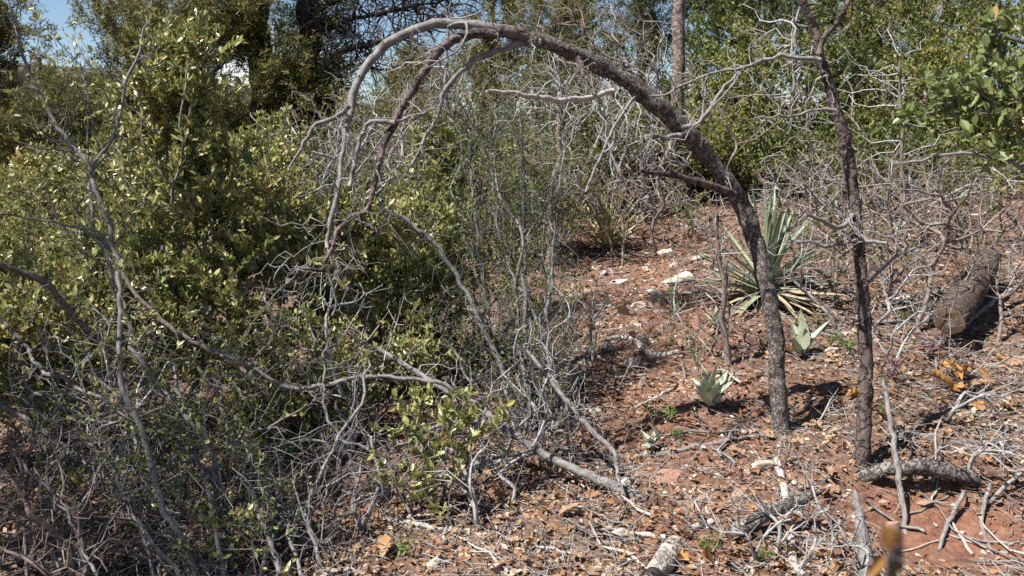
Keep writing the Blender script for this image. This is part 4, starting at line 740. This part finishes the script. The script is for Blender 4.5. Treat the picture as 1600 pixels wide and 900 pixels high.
pS = limb(st, 'stem', ramp_depth([(1417, 848, 6), (1414, 820, 8), (1410, 780, 9), (1400, 720, 9), (1392, 670, 8), (1386, 620, 7), (1379, 586, 5)], dS, dS + .25), 'branch')[0]; twiglets(st, [pS], 9, .16, 'twig')
st = thing('dead_stump', 'weathered grey stub of a dead stem before the slender tree', 'stem', G(1356, 915)); dS = depth(G(1356, 915))
limb(st, 'stem', ramp_depth([(1358, 930, 30), (1355, 890, 25), (1350, 850, 21), (1346, 815, 17), (1340, 785, 12), (1336, 765, 6)], dS, dS + .12), 'branch', 12)
MARKS = {'head of the stony clearing': (960, 390), 'broad pale flat rock': (1002, 475), 'large yucca': (1190, 470), 'twisted grey root piece': (1000, 550), 'broad-leaved agave': (1112, 635), 'foot of the arching tree': (1218, 680), 'slender tree': (1347, 715), 'sawn log': (1490, 530), 'orange leaf clump': (1500, 610),
         'rotting log': (1460, 760), 'crooked dark log': (1180, 830), 'bleached bark-free stick': (1240, 870), 'bleached piece of cut branch': (1030, 880), 'tip of the leaning limb': (1000, 790), 'angular pinkish rock': (1040, 745), 'buff slab': (790, 888), 'low green sprig': (670, 790),
         'dead stump': (1350, 880), 'bare red hollow': (1470, 840), 'curved twig': (1550, 850), 'pale grey stems': (300, 840), 'heap of dark twigs': (100, 830), 'dead tangle': (1450, 400), 'white rock below the dead tangle': (1412, 470), 'fine grey shrub': (870, 620), 'purplish weeds': (1420, 590)}
def near(px, py): return min(MARKS, key=lambda k: ((MARKS[k][0] - px) / 1.5) ** 2 + (MARKS[k][1] - py) ** 2)
GS = 'loose sticks on the litter'
def rnd_ground(n, zones):
    out_ = []
    while len(out_) < n:
        z = zones[R.choice(len(zones), p=ZP)]; out_.append((R.uniform(z[0], z[1]), R.uniform(z[2], z[3])))
    return out_
ZONES = [(880, 1130, 380, 860), (1080, 1590, 470, 890), (560, 1000, 800, 895), (1360, 1590, 300, 480), (0, 420, 620, 890)]; ZP = [.25, .42, .14, .08, .11]
for (x_, y_) in rnd_ground(85, ZONES):
    g = G(x_, y_); l = R.uniform(.12, .5); a_ = R.uniform(0, np.pi); r_ = R.uniform(.003, .008); n_ = 6
    t = np.linspace(-.5, .5, n_) * l; q = np.stack([g[0] + np.cos(a_) * t, g[1] + np.sin(a_) * t, np.zeros(n_)], 1); q[:, :2] += R.normal(0, l * .03, (n_, 2)); q[:, 2] = H(q[:, 0], q[:, 1]) + r_ * .6 + R.uniform(0, .02)
    m = MB(); tubes(m, [(q, np.linspace(r_, r_ * .6, n_))], 6, .08, True); tag(link('loose_stick', m.mesh('loose_stick', M['branch'] if R.random() < .6 else M['deadwood'], g), loc=g), 'short loose dry stick near the ' + near(x_, y_), 'stick', GS)

# ------------------------------------------------------------------ stones
def icos(n=2):
    t = (1 + 5 ** .5) / 2; V = [(-1, t, 0), (1, t, 0), (-1, -t, 0), (1, -t, 0), (0, -1, t), (0, 1, t), (0, -1, -t), (0, 1, -t), (t, 0, -1), (t, 0, 1), (-t, 0, -1), (-t, 0, 1)]
    F = [(0, 11, 5), (0, 5, 1), (0, 1, 7), (0, 7, 10), (0, 10, 11), (1, 5, 9), (5, 11, 4), (11, 10, 2), (10, 7, 6), (7, 1, 8), (3, 9, 4), (3, 4, 2), (3, 2, 6), (3, 6, 8), (3, 8, 9), (4, 9, 5), (2, 4, 11), (6, 2, 10), (8, 6, 7), (9, 8, 1)]
    V = [np.array(v) / np.linalg.norm(v) for v in V]
    for _ in range(n):
        c = {}; G_ = []
        def mid(a, b):
            k = (min(a, b), max(a, b))
            if k not in c: q = V[a] + V[b]; V.append(q / np.linalg.norm(q)); c[k] = len(V) - 1
            return c[k]
        for a, b, d in F: x_, y_, z_ = mid(a, b), mid(b, d), mid(d, a); G_ += [(a, x_, z_), (b, y_, x_), (d, z_, y_), (x_, y_, z_)]
        F = G_
    return np.array(V), np.array(F)
IV, IF = icos(2); SM = {'stone': [], 'redstone': []}
for mt in SM:
    for k in range(9):
        v = IV.copy()
        for _ in range(15):                                    # flat broken faces
            nrm = rdir(1)[0]; dcut = R.uniform(.38, .8); s = v @ nrm; v = v - np.maximum(s - dcut, 0)[:, None] * nrm
        v = v * (1 + R.normal(0, .025, (len(v), 1))); m = MB(); m.add(v, IF, False); SM[mt].append(m.mesh('stone', M[mt]))
def stone(px, py, wpx, hpx, mt, label, group=None, g=None):
    g = G(px, py + hpx * .3) if g is None else g; d = depth(g); a_ = wpx * .64 * d / FPX; b_ = max(hpx * .6 * d / FPX, a_ * .3)
    o = link('stone', SM[mt][R.integers(9)]); o.location = g + np.array([0, 0, -b_ * .12]); o.scale = (a_ * R.uniform(.75, 1.25), a_ * R.uniform(.5, 1.0), b_ * R.uniform(.7, 1.2)); o.rotation_euler = (R.normal(0, .3), R.normal(0, .3), R.uniform(-1.2, 1.2)); return tag(o, label, 'stone', group)
for a_ in [(1013, 412, 36, 22, 'stone', 'brightest white stone near the head of the clearing'), (1002, 468, 62, 30, 'stone', 'broad pale flat rock in the middle of the clearing'), (1062, 428, 60, 24, 'stone', 'flat pale rock beside the large yucca'),
           (1040, 738, 54, 36, 'redstone', 'angular pinkish red rock below the long brown stick'), (976, 758, 60, 26, 'stone', 'pale flat rock at the tip of the leaning limb'), (974, 826, 46, 28, 'stone', 'chalky white stone by the broken pale stick'),
           (1412, 461, 44, 26, 'stone', 'white rock on litter below the dead tangle'), (1440, 782, 30, 12, 'redstone', 'cracked red rock at the hollow under the rotting log'), (1125, 742, 30, 22, 'stone', 'grey rounded stone in the red soil'), (1194, 725, 50, 20, 'stone', 'white stone by the bleached bark-free stick'),
           (790, 890, 50, 20, 'stone', 'flat buff slab at the edge of the litter'), (680, 880, 44, 20, 'stone', 'pale block near the buff slab'), (108, 668, 56, 30, 'stone', 'buff rock on shaded ground beyond the pale stems')]: stone(*a_)
GR = 'limestone pieces in the clearing'
for (x_, y_, w_, h_) in [(960, 394, 24, 15), (985, 372, 26, 8), (1045, 390, 34, 12), (1025, 455, 40, 16), (985, 486, 44, 16), (1055, 410, 30, 12), (910, 547, 30, 11), (955, 541, 42, 14), (985, 563, 40, 13), (915, 566, 30, 10), (1002, 567, 30, 11), (930, 636, 26, 16), (905, 460, 30, 12), (1075, 455, 26, 12), (965, 440, 40, 10), (995, 505, 30, 12), (880, 590, 22, 12), (1005, 395, 18, 9), (945, 425, 24, 9), (1090, 400, 30, 10), (940, 505, 30, 10), (1010, 525, 26, 12), (1180, 345, 20, 9), (1355, 285, 24, 10), (1370, 300, 18, 9), (1330, 520, 30, 12), (1300, 545, 26, 12)]:
    stone(x_, y_, w_, h_, 'stone', 'pale limestone piece half sunk in soil near the ' + near(x_, y_), GR)
for (x_, y_) in [(R.normal(c_[0], c_[2]), np.clip(R.normal(c_[1], c_[3]), 362, 850)) for c_ in [(1000, 440, 60, 45), (960, 400, 60, 25), (950, 550, 40, 20), (1060, 740, 80, 60), (1010, 470, 50, 20), (1120, 720, 60, 40)] for _ in range(24)] + [(R.uniform(560, 1200), R.uniform(830, 895)) for _ in range(24)] + [(R.uniform(1380, 1540), R.uniform(790, 880)) for _ in range(12)]:
    w_ = np.exp(R.normal(2.35, .45)) * (.6 + .5 * y_ / 700)
    if R.random() < .62: stone(x_, y_, w_, w_ * .5, 'stone', 'pale limestone piece half sunk in soil near the ' + near(x_, y_), GR)
    else: stone(x_, y_, w_, w_ * .5, 'redstone', 'small red stone lying near the ' + near(x_, y_), 'red stones on the soil')

# ------------------------------------------------------------------ fallen oak leaves
def oakleaf(curl):
    t = np.linspace(0, 1, 9); wv = np.array([.03, .12, .26, .16, .36, .22, .34, .16, .02]); V = []
    for i in range(9): V += [(-wv[i], t[i], curl * (wv[i] * 1.6) ** 1.2 + .12 * np.sin(3 * t[i] + curl * 9)), (0, t[i], .12 * np.sin(3 * t[i] + curl * 9)), (wv[i], t[i], curl * (wv[i] * 1.6) ** 1.2 * .7 + .12 * np.sin(3 * t[i] + curl * 9))]
    F = [(i * 3 + c, i * 3 + c + 1, i * 3 + c + 4, i * 3 + c + 3) for i in range(8) for c in (0, 1)]; m = MB(); m.add(np.array(V), np.array(F), True); return m.mesh('fallen_leaf', M['oakleaf'])
OL = [oakleaf(c) for c in (.15, .35, .6, .9, -.3)]
M['orange'] = leafmat('orange_leaf', [(.45, .20, .06), (.50, .25, .08), (.48, .28, .12)], .6, .3)
OR_ = []
for m_ in OL: c_ = m_.copy(); c_.materials[0] = M['orange']; OR_.append(c_)
def fall(px, py, s, label, group, lift=.003, ms=None):
    g = G(px, py)
    if math.hypot((g[0] - 1.64) / .3, (g[1] - 2.86) / .24) < 1: return
    o = link('fallen_leaf', (ms or OL)[R.integers(5)]); o.location = g + np.array([0, 0, lift]); o.scale = (s * R.uniform(.55, 1.1), s, s * R.uniform(.6, 1.6)); o.rotation_euler = (R.normal(0, .45), R.normal(0, .5), R.uniform(0, 6.28)); tag(o, label, 'leaf', group)
for k_ in range(11): fall(1500 + R.normal(0, 14), 606 + R.normal(0, 9), R.uniform(.09, .14), 'bright orange dead leaf in the clump below the sawn log', 'orange leaf clump', .015 + .006 * k_, OR_)
for k_ in range(5): fall(1558 + R.normal(0, 16), 565 + R.normal(0, 6), R.uniform(.07, .11), 'orange dead leaf scattered upslope of the orange clump', 'orange leaf clump', .02, OR_)
for (x_, y_) in [(1325, 628), (1334, 620), (1318, 622)]: fall(x_, y_, .09, 'rusty orange leaf against the foot of the slender tree', 'rusty leaves by the slender tree', .02, OR_)
for (x_, y_) in [(R.uniform(1150, 1598), R.uniform(540, 895)) for _ in range(150)] + [(R.uniform(560, 1200), R.uniform(770, 895)) for _ in range(60)] + [(R.uniform(870, 1120), R.uniform(420, 760)) for _ in range(28)]: fall(x_, y_, R.uniform(.045, .105), 'curled brown oak leaf lying near the ' + near(x_, y_), 'fallen oak leaves')

# ------------------------------------------------------------------ small weeds
def weed(px, py, s, mat, label, n=16, group=None, cat='weed', asp=.35):
    g = G(px, py); th = thing('small_weed', label, cat, g, group); ch = []; tips = []
    for _ in range(5):
        d = unit(np.array([R.normal(0, .5), R.normal(0, .5), 1])); q = g + np.outer(np.linspace(-.1, 1, 5), d * s) + np.vstack([np.zeros(3), R.normal(0, s * .05, (4, 3))]); ch.append((q, np.linspace(.0015, .0008, 5))); tips.append(q)
    m = MB(); tubes(m, ch, 4); part('stems', m, M['darktwig'], th, True); A = np.vstack([q[2:] for q in tips]); k = R.integers(0, len(A), n * 3); L = s * R.uniform(.25, .45, n * 3)
    m = MB(); leaves(m, LEAF_OVAL, A[k] + R.normal(0, s * .06, (n * 3, 3)), unit(rdir(n * 3) + [0, 0, .5]), unit(rdir(n * 3) + [0, -.2, .6]), L, L * asp); part('foliage', m, M[mat], th, True)
for (x_, y_, s) in [(1455, 562, .12), (1392, 600, .11), (1470, 545, .08)]: weed(x_, y_, s, 'purple', 'small purplish weed on the litter near the sawn log', 20, 'purplish weeds')
for (x_, y_, s) in [(1300, 545, .08), (1322, 552, .08), (1378, 655, .06), (1040, 660, .08), (1020, 655, .07), (1060, 690, .06), (1285, 520, .09), (1405, 505, .08), (1240, 352, .12), (1300, 330, .12), (1415, 415, .1), (1380, 395, .1), (1110, 870, .06), (630, 870, .07), (480, 860, .08), (355, 800, .07), (120, 760, .07), (1190, 880, .05), (900, 600, .06)]: weed(x_, y_, s, 'weed', 'little green weed sprouting near the ' + near(x_, y_), 14, 'green weeds')

# ------------------------------------------------------------------ near withered twig, out of focus
nb = onground(P(1400, 960, .5)); nw = thing('withered_sapling', 'blurred thin sapling tip with a withered yellow-brown leaf', 'sapling', nb)
tip = P(1393, 842, .46); kn = P(1402, 885, .45); lo_ = P(1385, 960, .5)
p, r_ = smooth_path(np.array([nb - [0, 0, .03], nb + (lo_ - nb) * .5 + [.02, 0, 0], lo_, kn, tip]), [.006, .005, .004, .0033, .0008], .04); m = MB(); tubes(m, [(p, r_)], 8, .06); part('stem', m, M['darktwig'], nw)
for (D_, L_, asp_, ps) in [((-.4, 0, .85), .019, .8, P(1396, 862, .45)), ((-.6, 0, -.8), .018, .5, P(1384, 866, .45)), ((.1, -.2, .8), .014, .8, P(1392, 855, .45))]:
    single_leaves(nw, ('w', asp_), LEAF_OVAL, asp_, M['withered'], np.array([ps]), np.array([D_], float), np.array([[.2, -1, .3]]), np.array([L_]))

# ------------------------------------------------------------------ litter (nobody could count it)
def scatter(n, pw=1.0, x0=-3.2, x1=4.2):
    """Ground points denser near the camera, as wide as the view."""
    y = 1.9 + (10.5 - 1.9) * R.random(n) ** (1.7); x = (R.random(n) * 2 - 1) * (.72 * y + .3); return np.stack([x, y], 1)
def bare(xy): return R.random(len(xy)) > 1.6 * np.exp(-(((xy[:, 0] - 1.64) / .30) ** 2 + ((xy[:, 1] - 2.86) / .24) ** 2))
def soilness(x, y): return np.exp(-(((x - .75 - .03 * y) / .7) ** 2)) * sstep(1.6, 3, y) * .6 + 0 * x
xy = scatter(90000); xy = xy[R.random(len(xy)) > soilness(xy[:, 0], xy[:, 1]) * .42]; xy = xy[bare(xy)]; n = len(xy)
pos = np.column_stack([xy, H(xy[:, 0], xy[:, 1]) + R.random(n) ** 2 * .03 + .002]); D = unit(np.column_stack([R.normal(0, 1, (n, 2)), R.normal(0, .4, n)])); N = unit(np.column_stack([R.normal(0, .6, (n, 2)), np.ones(n)])); L = R.uniform(.012, .042, n) * (.7 + .12 * xy[:, 1])
m = MB(); leaves(m, LEAF_DIA, pos, D, N, L, L * R.uniform(.3, .8, n)); lo = link('leaf_litter', m.mesh('leaf_litter', M['litter_leaf'])); lo['kind'] = 'stuff'; tag(lo, 'brown and tan dead leaf litter covering the slope', 'leaf litter')
xy = scatter(21000); xy = xy[R.random(len(xy)) > soilness(xy[:, 0], xy[:, 1]) * .5]; xy = xy[bare(xy)]; ch = []
a_ = R.uniform(0, 6.28, len(xy)); ll = R.uniform(.04, .24, len(xy)) * (.8 + .06 * xy[:, 1])
t = np.linspace(-.5, .5, 3); QX = xy[:, :1] + np.cos(a_)[:, None] * ll[:, None] * t + R.normal(0, .006, (len(xy), 3)); QY = xy[:, 1:] + np.sin(a_)[:, None] * ll[:, None] * t + R.normal(0, .006, (len(xy), 3)); QZ = H(QX, QY).mean(1)[:, None] + (R.normal(0, .12, len(xy)) * ll)[:, None] * t + .004 + R.random((len(xy), 1)) ** 3 * .035
Q = np.stack([QX, QY, QZ], -1); rr = R.uniform(.0008, .0024, len(xy))
m = MB(); tubes(m, [(Q[i], np.array([1, .9, .5]) * rr[i]) for i in range(len(Q))], 3); lo = link('twig_litter', m.mesh('twig_litter', M['twig'])); lo['kind'] = 'stuff'; tag(lo, 'fine broken grey twigs strewn over the leaf litter', 'twig litter')
for gname, gm, glab, gn, gcut in (('gravel', 'redstone', 'red gravel and crumbs of soil in the clearing', 11000, .12), ('stone_chips', 'stone', 'pale limestone chips strewn through the litter', 9000, .22)):
    xy = scatter(gn); g_ = R.random(len(xy)) < gcut + .9 * soilness(xy[:, 0], xy[:, 1]); xy = xy[g_]; xy = xy[bare(xy)]; n = len(xy); ov, of = icos(0); s = R.uniform(.003, .012, n) * (.8 + .08 * xy[:, 1])
    Vp = np.column_stack([xy, H(xy[:, 0], xy[:, 1])])[:, None] + ov[None] * s[:, None, None] * (1 + R.normal(0, .2, (n, 12, 1))) * np.array([1, 1, .7]); m = MB(); m.add(Vp, (np.arange(n)[:, None, None] * 12 + of[None]).reshape(-1, 3))
    lo = link(gname, m.mesh(gname, M[gm])); lo['kind'] = 'stuff'; tag(lo, glab, 'gravel')
